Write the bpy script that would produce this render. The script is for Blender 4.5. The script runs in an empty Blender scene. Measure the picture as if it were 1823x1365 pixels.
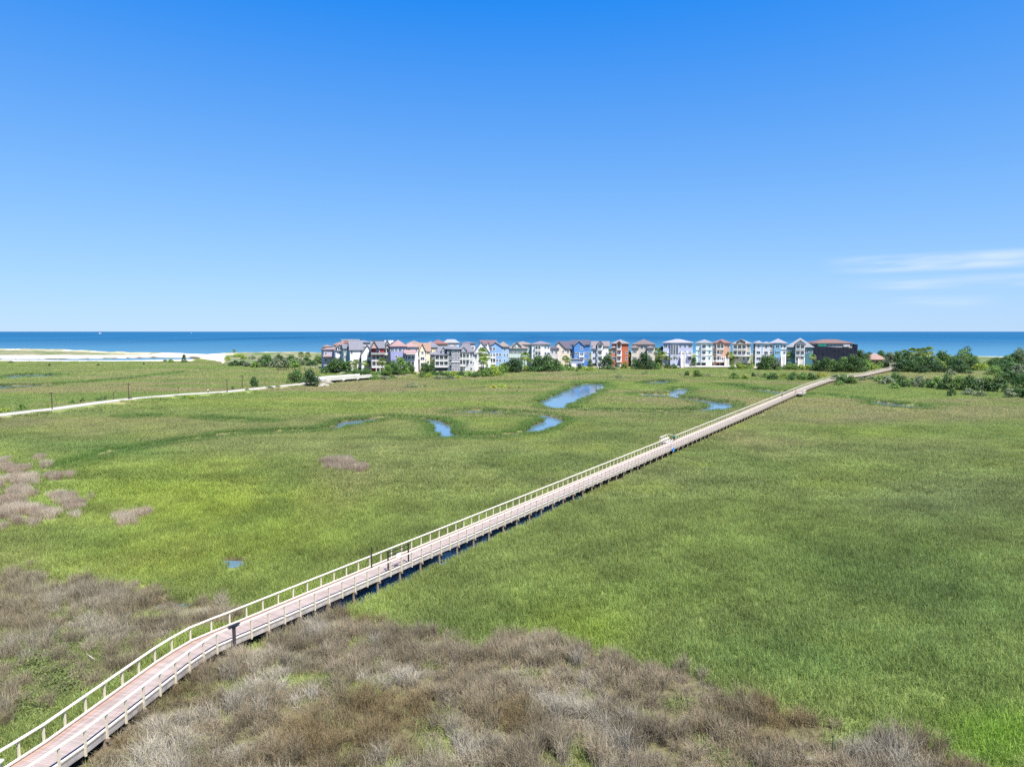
import bpy, math, random
import numpy as np
from mathutils import Vector, Matrix
random.seed(7); RNG = np.random.default_rng(11)
C = bpy.context.scene.collection
PI = math.pi
# ------------------------------------------------------------------ camera model (photo pixels -> world)
F, CX, CY, H = 1215.0, 911.5, 682.5, 24.0
PITCH = math.atan((CY - 590) / F)
CPI, SPI = math.cos(PITCH), math.sin(PITCH)
def gp(x, y, z=0.0):
    u = (x - CX) / F; v = -(y - CY) / F
    dz = -SPI + v * CPI; dy = CPI + v * SPI
    t = (z - H) / dz
    return u * t, dy * t
def pj(X, Y, Z):
    Z = Z - H
    zc = np.maximum(Y * CPI - Z * SPI, .1); yc = Y * SPI + Z * CPI
    return CX + F * X / zc, CY - F * yc / zc
def zpx(y, D):
    return H - D * math.tan(PITCH + math.atan((y - CY) / F))
def xpx(x, D):
    return (x - CX) / F * (D * CPI + 20 * SPI)
def s(r, g, b):
    f = lambda c: c / 12.92 if c <= .04045 else ((c + .055) / 1.055) ** 2.4
    return (f(r / 255), f(g / 255), f(b / 255))
# ------------------------------------------------------------------ noise / helpers (numpy)
def vnoise(x, y, seed=0):
    xi = np.floor(x).astype(np.int64); yi = np.floor(y).astype(np.int64)
    fx = x - xi; fy = y - yi
    fx = fx * fx * (3 - 2 * fx); fy = fy * fy * (3 - 2 * fy)
    def h(a, b):
        n = (a * 374761393 + b * 668265263 + seed * 1442695041) & 0x7fffffff
        n = ((n ^ (n >> 13)) * 1274126177) & 0x7fffffff
        return ((n ^ (n >> 16)) & 0xffff) / 65535.0
    return (h(xi, yi) * (1 - fx) + h(xi + 1, yi) * fx) * (1 - fy) + (h(xi, yi + 1) * (1 - fx) + h(xi + 1, yi + 1) * fx) * fy
def fbm(x, y, sc, seed=0, oc=4):
    t = 0; a = .5
    for i in range(oc):
        t = t + a * vnoise(x / sc, y / sc, seed + i * 17); sc /= 2.1; a /= 2
    return t / (1 - .5 ** oc)
def sm(a, b, x):
    t = np.clip((x - a) / (b - a), 0, 1); return t * t * (3 - 2 * t)
def dseg(X, Y, pts, ws):
    """signed distance to a polyline with a half width per vertex (negative inside)"""
    d = np.full(X.shape, 1e9)
    for (a, b, wa, wb) in zip(pts[:-1], pts[1:], ws[:-1], ws[1:]):
        vx, vy = b[0] - a[0], b[1] - a[1]; L = vx * vx + vy * vy + 1e-9
        t = np.clip(((X - a[0]) * vx + (Y - a[1]) * vy) / L, 0, 1)
        d = np.minimum(d, np.hypot(X - a[0] - t * vx, Y - a[1] - t * vy) - (wa + t * (wb - wa)))
    return d
def inpoly(px, py, poly):
    r = np.zeros(px.shape, bool); n = len(poly)
    for i in range(n):
        x1, y1 = poly[i]; x2, y2 = poly[(i + 1) % n]
        c = ((y1 > py) != (y2 > py)); xx = (x2 - x1) * (py - y1) / ((y2 - y1) or 1e-9) + x1
        r ^= c & (px < xx)
    return r
# ------------------------------------------------------------------ materials
def newmat(name):
    m = bpy.data.materials.new(name); m.use_nodes = True
    nt = m.node_tree; b = nt.nodes['Principled BSDF']; return m, nt, b
MATS = {}
def mat(name, col, rough=.8, var=.12, scale=1.5, spec=.3, stretch=(1, 1, 1), bump=0):
    if name in MATS: return MATS[name]
    m, nt, b = newmat(name); N = nt.nodes; L = nt.links
    b.inputs['Roughness'].default_value = rough
    b.inputs['Specular IOR Level'].default_value = spec
    if var:
        g = N.new('ShaderNodeTexCoord'); mp = N.new('ShaderNodeMapping'); mp.inputs['Scale'].default_value = stretch
        L.new(g.outputs['Object'], mp.inputs['Vector'])
        no = N.new('ShaderNodeTexNoise'); no.inputs['Scale'].default_value = scale; no.inputs['Detail'].default_value = 5
        L.new(mp.outputs['Vector'], no.inputs['Vector'])
        mr = N.new('ShaderNodeMapRange'); mr.inputs['From Min'].default_value = .3; mr.inputs['From Max'].default_value = .7
        mr.inputs['To Min'].default_value = 1 - var; mr.inputs['To Max'].default_value = 1 + var
        L.new(no.outputs['Fac'], mr.inputs['Value'])
        mx = N.new('ShaderNodeMix'); mx.data_type = 'RGBA'; mx.blend_type = 'MULTIPLY'; mx.inputs['Factor'].default_value = 1
        mx.inputs['A'].default_value = (*col, 1); L.new(mr.outputs['Result'], mx.inputs['B'])
        L.new(mx.outputs['Result'], b.inputs['Base Color'])
        if bump:
            bp = N.new('ShaderNodeBump'); bp.inputs['Strength'].default_value = bump; bp.inputs['Distance'].default_value = .05
            L.new(no.outputs['Fac'], bp.inputs['Height']); L.new(bp.outputs['Normal'], b.inputs['Normal'])
    else:
        b.inputs['Base Color'].default_value = (*col, 1)
    MATS[name] = m; return m
def attr_mat(name, attr='col', kind='GEOMETRY', vattr=None, trans=0.0, rough=.7, spec=.2, noise=None):
    m, nt, b = newmat(name); N = nt.nodes; L = nt.links
    a = N.new('ShaderNodeAttribute'); a.attribute_name = attr; a.attribute_type = kind
    out = a.outputs['Color']
    def mul(o, other):
        mx = N.new('ShaderNodeMix'); mx.data_type = 'RGBA'; mx.blend_type = 'MULTIPLY'; mx.inputs['Factor'].default_value = 1
        L.new(o, mx.inputs['A']); L.new(other, mx.inputs['B']); return mx.outputs['Result']
    if vattr:
        v = N.new('ShaderNodeAttribute'); v.attribute_name = vattr; out = mul(out, v.outputs['Color'])
    if noise:
        g = N.new('ShaderNodeNewGeometry'); no = N.new('ShaderNodeTexNoise'); no.inputs['Scale'].default_value = noise[0]; no.inputs['Detail'].default_value = 6
        L.new(g.outputs['Position'], no.inputs['Vector'])
        mr = N.new('ShaderNodeMapRange'); mr.inputs['From Min'].default_value = .3; mr.inputs['From Max'].default_value = .7
        mr.inputs['To Min'].default_value = 1 - noise[1]; mr.inputs['To Max'].default_value = 1 + noise[1]
        L.new(no.outputs['Fac'], mr.inputs['Value']); out = mul(out, mr.outputs['Result'])
    L.new(out, b.inputs['Base Color'])
    b.inputs['Roughness'].default_value = rough; b.inputs['Specular IOR Level'].default_value = spec
    if trans:
        t = N.new('ShaderNodeBsdfTranslucent'); L.new(out, t.inputs['Color'])
        ms = N.new('ShaderNodeMixShader'); ms.inputs['Fac'].default_value = trans
        L.new(b.outputs[0], ms.inputs[1]); L.new(t.outputs[0], ms.inputs[2])
        L.new(ms.outputs[0], N['Material Output'].inputs['Surface'])
    return m
# ------------------------------------------------------------------ mesh builder
class MB:
    def __init__(self): self.v = []; self.f = []; self.c = None; self.uv = None
    def quad(self, a, b, c, d):
        n = len(self.v); self.v += [tuple(a), tuple(b), tuple(c), tuple(d)]; self.f.append((n, n + 1, n + 2, n + 3)); return self
    def tri(self, a, b, c):
        n = len(self.v); self.v += [tuple(a), tuple(b), tuple(c)]; self.f.append((n, n + 1, n + 2)); return self
    def box(self, x0, x1, y0, y1, z0, z1, M=None):
        p = [(x0, y0, z0), (x1, y0, z0), (x1, y1, z0), (x0, y1, z0), (x0, y0, z1), (x1, y0, z1), (x1, y1, z1), (x0, y1, z1)]
        if M is not None: p = [tuple(M @ Vector(q)) for q in p]
        n = len(self.v); self.v += p
        for q in ((3, 2, 1, 0), (4, 5, 6, 7), (0, 1, 5, 4), (1, 2, 6, 5), (2, 3, 7, 6), (3, 0, 4, 7)):
            self.f.append(tuple(n + i for i in q))
        return self
    def beam(self, a, b, w, h):
        """box along a->b, width w, height h, centred"""
        a = Vector(a); b = Vector(b); d = (b - a); L = d.length; d.normalize()
        up = Vector((0, 0, 1)) if abs(d.z) < .95 else Vector((0, 1, 0))
        sd = d.cross(up).normalized(); u2 = sd.cross(d)
        M = Matrix((( sd.x, d.x, u2.x, a.x), (sd.y, d.y, u2.y, a.y), (sd.z, d.z, u2.z, a.z), (0, 0, 0, 1)))
        return self.box(-w / 2, w / 2, 0, L, -h / 2, h / 2, M)
    def tube(self, pts, rs, n=6, cap=True):
        rings = []
        for i, (p, r) in enumerate(zip(pts, rs)):
            p = Vector(p); q = Vector(pts[min(i + 1, len(pts) - 1)]) - Vector(pts[max(i - 1, 0)])
            q = q.normalized() if q.length > 1e-6 else Vector((0, 0, 1))
            e = q.cross(Vector((0, 1, 0)) if abs(q.y) < .9 else Vector((1, 0, 0))).normalized(); g = q.cross(e)
            k = len(self.v); rings.append(k)
            for j in range(n):
                t = 2 * PI * j / n; self.v.append(tuple(p + r * (math.cos(t) * e + math.sin(t) * g)))
        for a, b in zip(rings[:-1], rings[1:]):
            for j in range(n): self.f.append((a + j, b + j, b + (j + 1) % n, a + (j + 1) % n))
        if cap:
            self.f.append(tuple(rings[0] + j for j in range(n))); self.f.append(tuple(rings[-1] + j for j in range(n))[::-1])
        return self
    def prism(self, poly, z0, z1):
        n = len(self.v); k = len(poly)
        self.v += [(x, y, z0) for x, y in poly] + [(x, y, z1) for x, y in poly]
        self.f.append(tuple(range(n + k - 1, n - 1, -1))); self.f.append(tuple(range(n + k, n + 2 * k)))
        for i in range(k): self.f.append((n + i, n + (i + 1) % k, n + k + (i + 1) % k, n + k + i))
        return self
    def mesh(self, name, smooth=False):
        me = bpy.data.meshes.new(name); me.from_pydata(self.v, [], self.f)
        if self.c is not None:
            a = me.color_attributes.new('col', 'FLOAT_COLOR', 'POINT')
            a.data.foreach_set('color', np.array(self.c, np.float32).ravel())
        if smooth: me.polygons.foreach_set('use_smooth', [True] * len(me.polygons))
        me.update(); return me
    def build(self, name, m, parent=None, smooth=False):
        return link(name, self.mesh(name, smooth), m, parent)
def link(name, me, m, parent=None, loc=None):
    if m is not None and not me.materials: me.materials.append(m)
    o = bpy.data.objects.new(name, me); C.objects.link(o)
    if parent: o.parent = parent
    if loc: o.location = loc
    return o
def tag(o, label=None, cat=None, group=None, kind=None):
    if label: o['label'] = label
    if cat: o['category'] = cat
    if group: o['group'] = group
    if kind: o['kind'] = kind
    return o
def thing(name, label, cat, loc=(0, 0, 0), rz=0, group=None):
    o = bpy.data.objects.new(name, None); C.objects.link(o); o.location = loc; o.rotation_euler = (0, 0, rz)
    o.empty_display_size = .1
    return tag(o, label, cat, group)
def copy_tree(o, parent=None):
    c = o.copy(); C.objects.link(c); c.parent = parent
    for ch in list(o.children): copy_tree(ch, c)
    return c
# ------------------------------------------------------------------ layout data
def P(pts, z=0.): return [gp(x, y, z) for x, y in pts]
WZ = -.38                                   # water level in the creeks
CREEKS = [  # (pixel points at the water level, half widths in metres)
 ([(120, 834), (215, 806), (330, 788), (405, 777)], [.6, 1.1, 1.2, 1.4]),
 ([(405, 776), (470, 773), (560, 769), (605, 762), (633, 753), (672, 747), (735, 747), (768, 750), (786, 759), (790, 772), (806, 780), (880, 780), (945, 772), (970, 760), (986, 751)],
  [1.4, 2.0, 2.0, 2.6, 4.4, 2.4, 2.2, 2.4, 2.5, 2.5, 2.4, 2.0, 2.4, 3.4, 3.2]),
 ([(986, 749), (965, 741), (915, 737), (850, 735), (815, 737)], [3.0, 2.4, 2.6, 5.6, 2.0]),
 ([(360, 747), (430, 751), (480, 754)], [1., 2.4, 1.]),
 ([(1058, 685), (1042, 694), (1012, 708), (992, 719), (988, 727)], [7, 8.5, 7.5, 7, 3.8]),
 ([(988, 729), (1030, 730), (1110, 734), (1200, 735), (1262, 732), (1286, 727), (1280, 720), (1248, 715), (1205, 709), (1165, 705.5), (1142, 704)],
  [3.0, 2.8, 2.6, 2.6, 3.4, 5, 5.5, 4, 3.4, 8, 4]),
 ([(1205, 705), (1210, 697), (1216, 693)], [3, 4.5, 3]),
 ([(1150, 685), (1170, 683), (1185, 679)], [2.5, 7, 3]),
 ([(1285, 686), (1302, 687), (1330, 692), (1372, 699), (1392, 701), (1430, 703), (1500, 708), (1560, 716)], [2, 3.5, 1.5, 6, 8, 3, 1.2, 1.6]),
 ([(1560, 717), (1578, 721), (1600, 724), (1625, 727), (1650, 729)], [2, 6.5, 6.5, 4, 2]),
 ([(1058, 684), (1000, 684), (930, 681), (860, 683)], [2, 1.4, 1.2, .8]),
 ([(0, 676), (28, 673), (45, 669), (70, 671), (90, 668)], [3, 6, 10, 11, 3]),
 ([(0, 694), (20, 689), (50, 689), (95, 686), (160, 682), (240, 674), (330, 663)], [3, 9, 9, 4.5, 2.2, 1.8, 1]),
 ([(400, 1001), (415, 1004), (427, 1008)], [.7, 1.0, .7]),
 ([(0, 639.8), (90, 640), (170, 639.8), (250, 639), (330, 638)], [14, 18, 26, 34, 30]),
 ([(236, 744), (254, 745), (272, 745)], [1.5, 2.8, 1.5]), ([(270, 1077), (300, 1079), (340, 1076)], [.2, .35, .35]),
]
CREEKS = [(P(p, WZ), [q * (.9 if p[0][1] > 676 and p[0][0] > 350 and p[0][1] < 990 else 1.) for q in w]) for p, w in CREEKS]
LEDGE = [(-2000, 636.5), (0, 636.5), (200, 636.5), (335, 635.5), (385, 644), (405, 650), (560, 657), (610, 668), (660, 675), (720, 671), (770, 668), (860, 668), (900, 662), (950, 659), (1010, 657.5),
         (1100, 655.5), (1180, 655.5), (1300, 655.5), (1400, 656.5), (1460, 658.5), (1530, 660), (1600, 657.5), (1700, 663), (1823, 668), (2600, 690)]
SHORE = [(-2000, 620.5), (-300, 620.5), (0, 622.5), (110, 624), (200, 628.5), (300, 630.5), (370, 633), (410, 630), (480, 628.8), (560, 629), (700, 631), (1000, 631), (1300, 631), (1580, 633), (1700, 635.5), (1823, 637), (2600, 642)]
ROADC = [(-160, 756), (0, 738.5), (93, 728), (180, 716), (230, 710), (330, 701.5), (405, 697), (500, 687), (545, 682.5), (572, 678.5)]
ROAD = P(ROADC, 1.0)
E1 = gp(572, 678.5, 1.); E2 = gp(648, 670.5, 1.6)
# boardwalk: left deck edge measured in the photo -> centre line
ZD = 1.5; BWH = 1.27
cl = [(-27.6, 22.), (-25.35 + 1.25, 35 - .2), (-23.85 + 1.25, 45 - .2), (-23.0 + 1.17, 47.7 - .42), (-21.75 + 1.08, 49.6 - .65)]
hd = math.radians(31.9); dirb = (math.sin(hd), math.cos(hd))
cl.append((cl[-1][0] + dirb[0] * 258, cl[-1][1] + dirb[1] * 258))
cl = [(x * 1.0135, y * 1.0135) for x, y in cl]
cl += P([(1470, 678), (1496, 672.5), (1540, 667), (1575, 659), (1594, 655.5)], ZD)
def resample(pts, step):
    out = [pts[0]]; carry = 0
    for a, b in zip(pts[:-1], pts[1:]):
        L = math.dist(a, b); t = step - carry
        while t <= L:
            out.append((a[0] + (b[0] - a[0]) * t / L, a[1] + (b[1] - a[1]) * t / L)); t += step
        carry = L - (t - step)
    return out
BW = resample(cl, 1.53)
BWN = []
for i in range(len(BW)):
    a = BW[max(i - 1, 0)]; b = BW[min(i + 1, len(BW) - 1)]; L = math.dist(a, b)
    BWN.append(((b[1] - a[1]) / L, -(b[0] - a[0]) / L))          # unit normal to the right
def bwpos(y):
    i = min(range(len(BW)), key=lambda k: abs(BW[k][1] - y)); return i
DITCH = [(BW[i][0] - BWN[i][0] * .15, BW[i][1] - BWN[i][1] * .15) for i in range(bwpos(58), bwpos(101))]
def interp(poly, x): return np.interp(x, [p[0] for p in poly], [p[1] for p in poly])

def creekdist(X, Y):
    d = np.full(X.shape, 1e9)
    for pts, w in CREEKS:
        xs = [p[0] for p in pts]; ys = [p[1] for p in pts]
        m = (X > min(xs) - 22) & (X < max(xs) + 22) & (Y > min(ys) - 22) & (Y < max(ys) + 22)
        if m.any(): d[m] = np.minimum(d[m], dseg(X[m], Y[m], pts, w))
    return d + (fbm(X, Y, 5., 3, 3) - .5) * np.clip(Y / 90, .3, 2.2)
def ditchdist(X, Y):
    return dseg(X, Y, [DITCH[0], DITCH[-1]], [1.2, 1.2]) + (fbm(X, Y, 1.6, 9, 2) - .5) * .8
def landness(X, Y):
    """metres beyond the land edge (positive = dry land), metres beyond the shore"""
    px, py = pj(X, Y, np.zeros_like(X))
    le = interp(LEDGE, px); se = interp(SHORE, px)
    ydl = H / np.tan(PITCH + np.arctan((le - CY) / F)); yds = H / np.tan(PITCH + np.arctan((se - CY) / F))
    return Y - ydl, Y - yds, px, py
def ground_z(X, Y):
    X = np.asarray(X, float); Y = np.asarray(Y, float)
    l, sh, px, py = landness(X, Y)
    z = (fbm(X, Y, 14., 5, 3) - .5) * .12
    z = z + sm(-1, 9, l) * 1.2 + .55 * sm(58, 44, Y)
    dune = np.exp(-((sh + 26) / 20) ** 2) * np.where(px < 600, 1.6, .8) * (fbm(X, Y, 14, 21, 3)) * sm(0, 20, l)
    z = z + dune
    z = z - sm(-12, 25, sh) * 3.2
    rd = dseg(X, Y, ROAD, [2.8] * len(ROAD))
    z = np.where(rd < 5.5, np.maximum(z, .99 - sm(0.2, 5.5, rd) * 1.2), z)
    bd = dseg(X, Y, [E1, E2], [4., 4.])
    z = np.where(bd < 0, np.minimum(z, -.2), z)
    cd = creekdist(X, Y)
    z = z - sm(1.0, -1.6, cd) * 1.2 * (l < 25)
    z = z - sm(.5, -.7, ditchdist(X, Y)) * .75
    return z
def gz(x, y): return float(ground_z(np.array([x]), np.array([y]))[0])

# dead-grass regions, in photo pixels (pigment and species map of the marsh)
DG1 = [(120, 1400), (170, 1340), (330, 1230), (400, 1178), (450, 1158), (560, 1108), (612, 1096), (690, 1090), (740, 1105), (785, 1120), (850, 1165), (905, 1140), (960, 1133), (1010, 1160),
       (1080, 1180), (1200, 1215), (1300, 1238), (1380, 1258), (1480, 1290), (1560, 1312), (1700, 1350), (1790, 1380), (1790, 1500), (100, 1500)]
DG2 = [(-200, 1030), (0, 1018), (60, 1003), (110, 1020), (150, 1030), (190, 1052), (250, 1045), (330, 1058), (400, 1068), (440, 1082), (400, 1112), (300, 1158), (150, 1260), (0, 1340), (-200, 1440)]
TUSS = [(68, 820, 12, 4), (5, 826, 8, 4), (25, 838, 30, 6), (85, 833, 12, 4), (35, 858, 42, 6), (100, 853, 16, 4), (125, 852, 10, 4), (40, 880, 25, 9), (20, 897, 28, 11), (110, 890, 24, 8),
        (130, 903, 22, 7), (40, 912, 28, 8), (75, 920, 28, 7), (8, 925, 14, 8), (30, 935, 10, 5), (58, 937, 14, 4), (130, 921, 9, 4), (5, 946, 8, 6), (162, 892, 5, 2), (-30, 870, 30, 20), (-30, 910, 30, 20), (8, 776, 5, 2)]
ISO1 = [(222, 932, 22, 8), (245, 922, 16, 5), (258, 916, 7, 3)]
ISO2 = [(603, 831, 30, 10), (636, 837, 20, 5), (585, 826, 10, 4)]
def ell(px, py, L):
    d = np.full(px.shape, 9.)
    for (a, b, c, e) in L: d = np.minimum(d, np.hypot((px - a) / c, (py - b) / e))
    return d
BLOBS = [  # px,py,rx,ry, colour, weight
 (330, 900, 260, 75, (132, 158, 40), .85), (200, 1000, 190, 45, (136, 160, 48), .8), (120, 960, 110, 60, (105, 150, 55), .6), (420, 960, 200, 60, (128, 155, 52), .6), (520, 715, 240, 14, (135, 155, 60), .6),
 (1030, 1120, 120, 60, (125, 155, 45), .75), (560, 1060, 160, 40, (120, 145, 60), .6), (1540, 770, 110, 18, (130, 155, 60), .6), (1560, 850, 120, 20, (125, 150, 62), .55), (700, 880, 200, 40, (122, 142, 70), .4),
 (1770, 1320, 140, 60, (105, 150, 30), .9), (1400, 980, 260, 60, (120, 148, 66), .45), (900, 720, 250, 12, (125, 148, 66), .5), (1100, 690, 150, 10, (125, 155, 66), .6), (1650, 700, 120, 8, (125, 150, 70), .5),
 (1680, 1060, 250, 90, (95, 128, 68), .7), (1420, 1170, 240, 60, (88, 122, 60), .7), (1150, 1050, 200, 40, (108, 138, 62), .5), (1500, 1000, 200, 40, (92, 120, 66), .5), (1700, 880, 200, 50, (104, 124, 84), .6),
 (600, 790, 420, 26, (128, 140, 92), .6), (120, 750, 260, 20, (128, 136, 96), .6), (800, 840, 240, 30, (118, 134, 84), .5), (1150, 850, 200, 40, (112, 128, 84), .6), (1300, 780, 150, 25, (126, 140, 88), .6),
 (1500, 740, 300, 10, (130, 138, 100), .6), (250, 672, 260, 10, (130, 140, 96), .5), (700, 690, 180, 7, (138, 140, 104), .6), (980, 664, 90, 4, (138, 134, 112), .8), (150, 790, 120, 12, (100, 134, 70), .6),
 (230, 806, 90, 10, (96, 136, 66), .6), (1450, 740, 140, 12, (136, 138, 104), .5), (1600, 800, 250, 18, (118, 132, 84), .5), (1730, 1210, 130, 50, (92, 122, 58), .6),
]
GAIN = 1.0
def mixc(c, k, t): k = np.clip(k, 0, 1)[:, None]; return c * (1 - k) + t * k
def marsh_col(X, Y):
    px, py = pj(X, Y, np.full(X.shape, .4))
    base = np.array(s(114, 138, 72)); col = np.tile(base, (len(X), 1))
    wx = px + (fbm(X, Y, 30., 41, 3) - .5) * 160; wy = py + (fbm(X, Y, 30., 47, 3) - .5) * 50 * np.clip((py - 600) / 400, .08, 1)
    for (a, b, c, e, cc, w) in BLOBS:
        k = np.exp(-((wx - a) / c) ** 2 - ((wy - b) / e) ** 2) * w
        col = col * (1 - k[:, None]) + np.array(s(*cc)) * k[:, None]
    n1 = fbm(X, Y * .7, 26., 1); n2 = fbm(X, Y, 5., 2); n3 = fbm(X, Y * .6, 60., 8)
    br = sm(.55, .8, n1 * .6 + n3 * .4)[:, None] * .38
    col = col * (1 - br) + np.array(s(140, 136, 104)) * br
    yl = sm(.55, .75, fbm(X, Y, 17., 31))[:, None] * .35
    col = col * (1 - yl) + np.array(s(132, 154, 62)) * yl
    dk = sm(.56, .72, fbm(X, Y * .8, 11., 61))[:, None] * .34
    col = col * (1 - dk) + np.array(s(84, 116, 54)) * dk
    sw = fbm(X * .35 + Y * .1, Y, 6., 201, 3); n5 = fbm(X, Y, 2.2, 207, 2)
    far = sm(90, 200, Y) * .45; md = (.66 + .68 * n2) * (.84 + .32 * sw) * (.88 + .24 * n5); col = col * (1.05 + (md - 1) * (1 - far))[:, None]
    st = fbm(X / 5.5, Y, 13., 301, 4); fs = sm(120, 240, Y)
    col = mixc(col, sm(.52, .68, st) * fs * .55, np.array(s(142, 136, 108))); col = mixc(col, sm(.48, .34, st) * fs * .4, np.array(s(104, 138, 66)))
    lum = col.mean(1, keepdims=True); col = (lum + (col - lum) * .80) * np.array([1.37, 1.20, .99])
    return col, px, py
DEAD = np.array(s(147, 135, 112)); DEAD2 = np.array(s(174, 166, 148)); DEAD3 = np.array(s(120, 104, 70))
def dead_mask(X, Y, px, py):
    jx = px + (fbm(X, Y, 5., 71, 3) - .5) * 90; jy = py + (fbm(X, Y, 5., 73, 3) - .5) * 55
    a = inpoly(jx, jy, DG1); b = inpoly(jx, jy, DG2)
    n = fbm(X, Y, 9., 77, 4)
    green = np.zeros(X.shape)
    for (cx, cy, rx, ry, w) in [(560, 1220, 70, 14, 1.), (640, 1235, 60, 14, 1.), (650, 1145, 45, 10, 1.1), (700, 1120, 60, 10, .9), (420, 1240, 60, 20, .5), (1250, 1250, 120, 12, .5), (700, 1165, 30, 10, .8), (960, 1205, 60, 10, .5), (1530, 1320, 90, 14, .8),
                                (60, 1215, 110, 80, .9), (95, 1140, 80, 24, .9), (200, 1165, 50, 20, .8), (280, 1100, 120, 18, .6), (130, 1090, 100, 14, .5), (230, 1240, 60, 30, .5), (360, 1080, 30, 14, .7)]:
        green = np.maximum(green, w * np.exp(-((px - cx) / rx) ** 2 - ((py - cy) / ry) ** 2))
    p = sm(.36, .46, n - green * .5 + .1)
    return a, b, p, green
# ================================================================== GROUND, WATER
def grid_mesh(name, rows, ncol, spread):
    Yg = np.array(rows); t = np.linspace(-1, 1, ncol)
    X = (Yg[:, None] * spread + 42) * t[None, :]; Y = np.repeat(Yg[:, None], ncol, 1)
    Xf, Yf = X.ravel(), Y.ravel(); Z = ground_z(Xf, Yf)
    n = len(rows); idx = np.arange(n * ncol).reshape(n, ncol)
    q = np.stack([idx[:-1, :-1], idx[:-1, 1:], idx[1:, 1:], idx[1:, :-1]], -1).reshape(-1, 4)
    me = bpy.data.meshes.new(name)
    me.vertices.add(n * ncol); me.vertices.foreach_set('co', np.stack([Xf, Yf, Z], -1).astype(np.float32).ravel())
    me.loops.add(q.size); me.loops.foreach_set('vertex_index', q.ravel().astype(np.int32))
    me.polygons.add(len(q)); me.polygons.foreach_set('loop_start', np.arange(0, q.size, 4, dtype=np.int32))
    me.polygons.foreach_set('use_smooth', np.ones(len(q), bool)); me.update(calc_edges=True); me.validate()
    return me, Xf, Yf, Z
rows = list(np.geomspace(14, 640, 520)) + list(np.linspace(643, 1200, 110))
gme, GX, GY, GZ = grid_mesh('ground', rows, 620, .98)
col, px, py = marsh_col(GX, GY)
mud = np.array(s(96, 86, 70)); sand = np.array(s(182, 174, 160)); tan = np.array(s(140, 138, 104)); lawn = np.array(s(84, 100, 58)); pave = np.array(s(196, 190, 184))
def mixc(c, k, t): k = np.clip(k, 0, 1)[:, None]; return c * (1 - k) + t * k
col = col * .62 + mud * .2
a_, b_, p_, g_ = dead_mask(GX, GY, px, py)
col = mixc(col, (a_ | b_) * p_ * .85, np.array(s(84, 78, 56)))
l_, sh_, _, _ = landness(GX, GY)
nn = fbm(GX, GY, 9., 91)
landc = mixc(np.tile(lawn, (len(GX), 1)), sm(.45, .6, nn), np.array(s(128, 122, 98)))
landc = mixc(landc, (px > 1440) * .85, np.array(s(84, 96, 60)))
col = mixc(col, sm(-1, 3, l_), landc)
dn = mixc(np.tile(tan, (len(GX), 1)), sm(.5, .62, fbm(GX, GY, 12., 95)), sand)
isl = (px < 235) & (py < 633.5)
col = mixc(col, np.where(px < 420, sm(-75, -50, sh_), sm(-40, -22, sh_)) * (l_ > 0), dn)
beach = ((px < 400) & (l_ > -2) & (py > 633.4 - np.clip((px - 250) / 110, 0, 1) * 6)) | ((px > 345) & (px < 400) & (l_ > -2) & (py < 640))
col = mixc(col, beach * 1.0, sand)
col = mixc(col, ((px < 345) & (py > 636) & (py < 641)) * 1.0, sand)
col = mixc(col, ((px < 345) & (py > 640.8) & (py < 643.4 + (nn - .5) * 2) & (px > 20)) * 1.0, sand)
col = mixc(col, sm(-24, -8, sh_) * np.where(px < 345, .3, 1.), sand)
cd_ = creekdist(GX, GY)
col = mixc(col, sm(1.3, .2, cd_) * (l_ < 25), np.array(s(70, 64, 46)))
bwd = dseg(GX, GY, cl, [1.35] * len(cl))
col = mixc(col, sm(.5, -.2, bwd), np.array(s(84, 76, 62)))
col = mixc(col, sm(.9, .1, ditchdist(GX, GY)), np.array(s(100, 90, 78)))
for (bx, by, rx, ry) in [(1365, 1346, 40, 6), (1425, 1354, 26, 5), (1525, 1354, 46, 8), (1650, 1370, 30, 6)]:
    k = np.exp(-(((px - bx) / rx) ** 2 + ((py - by) / ry) ** 2)); col = mixc(col, sm(.25, .6, k * (.5 + fbm(GX, GY, 1.5, 99))), np.array(s(150, 140, 128)))
ca = gme.color_attributes.new('col', 'FLOAT_COLOR', 'POINT')
ca.data.foreach_set('color', np.concatenate([np.clip(col * GAIN, 0, 1), np.ones((len(col), 1))], 1).astype(np.float32).ravel())
tag(link('ground', gme, attr_mat('ground_soil', noise=(3.0, .25), rough=.95, spec=.1)), kind='structure')

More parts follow.
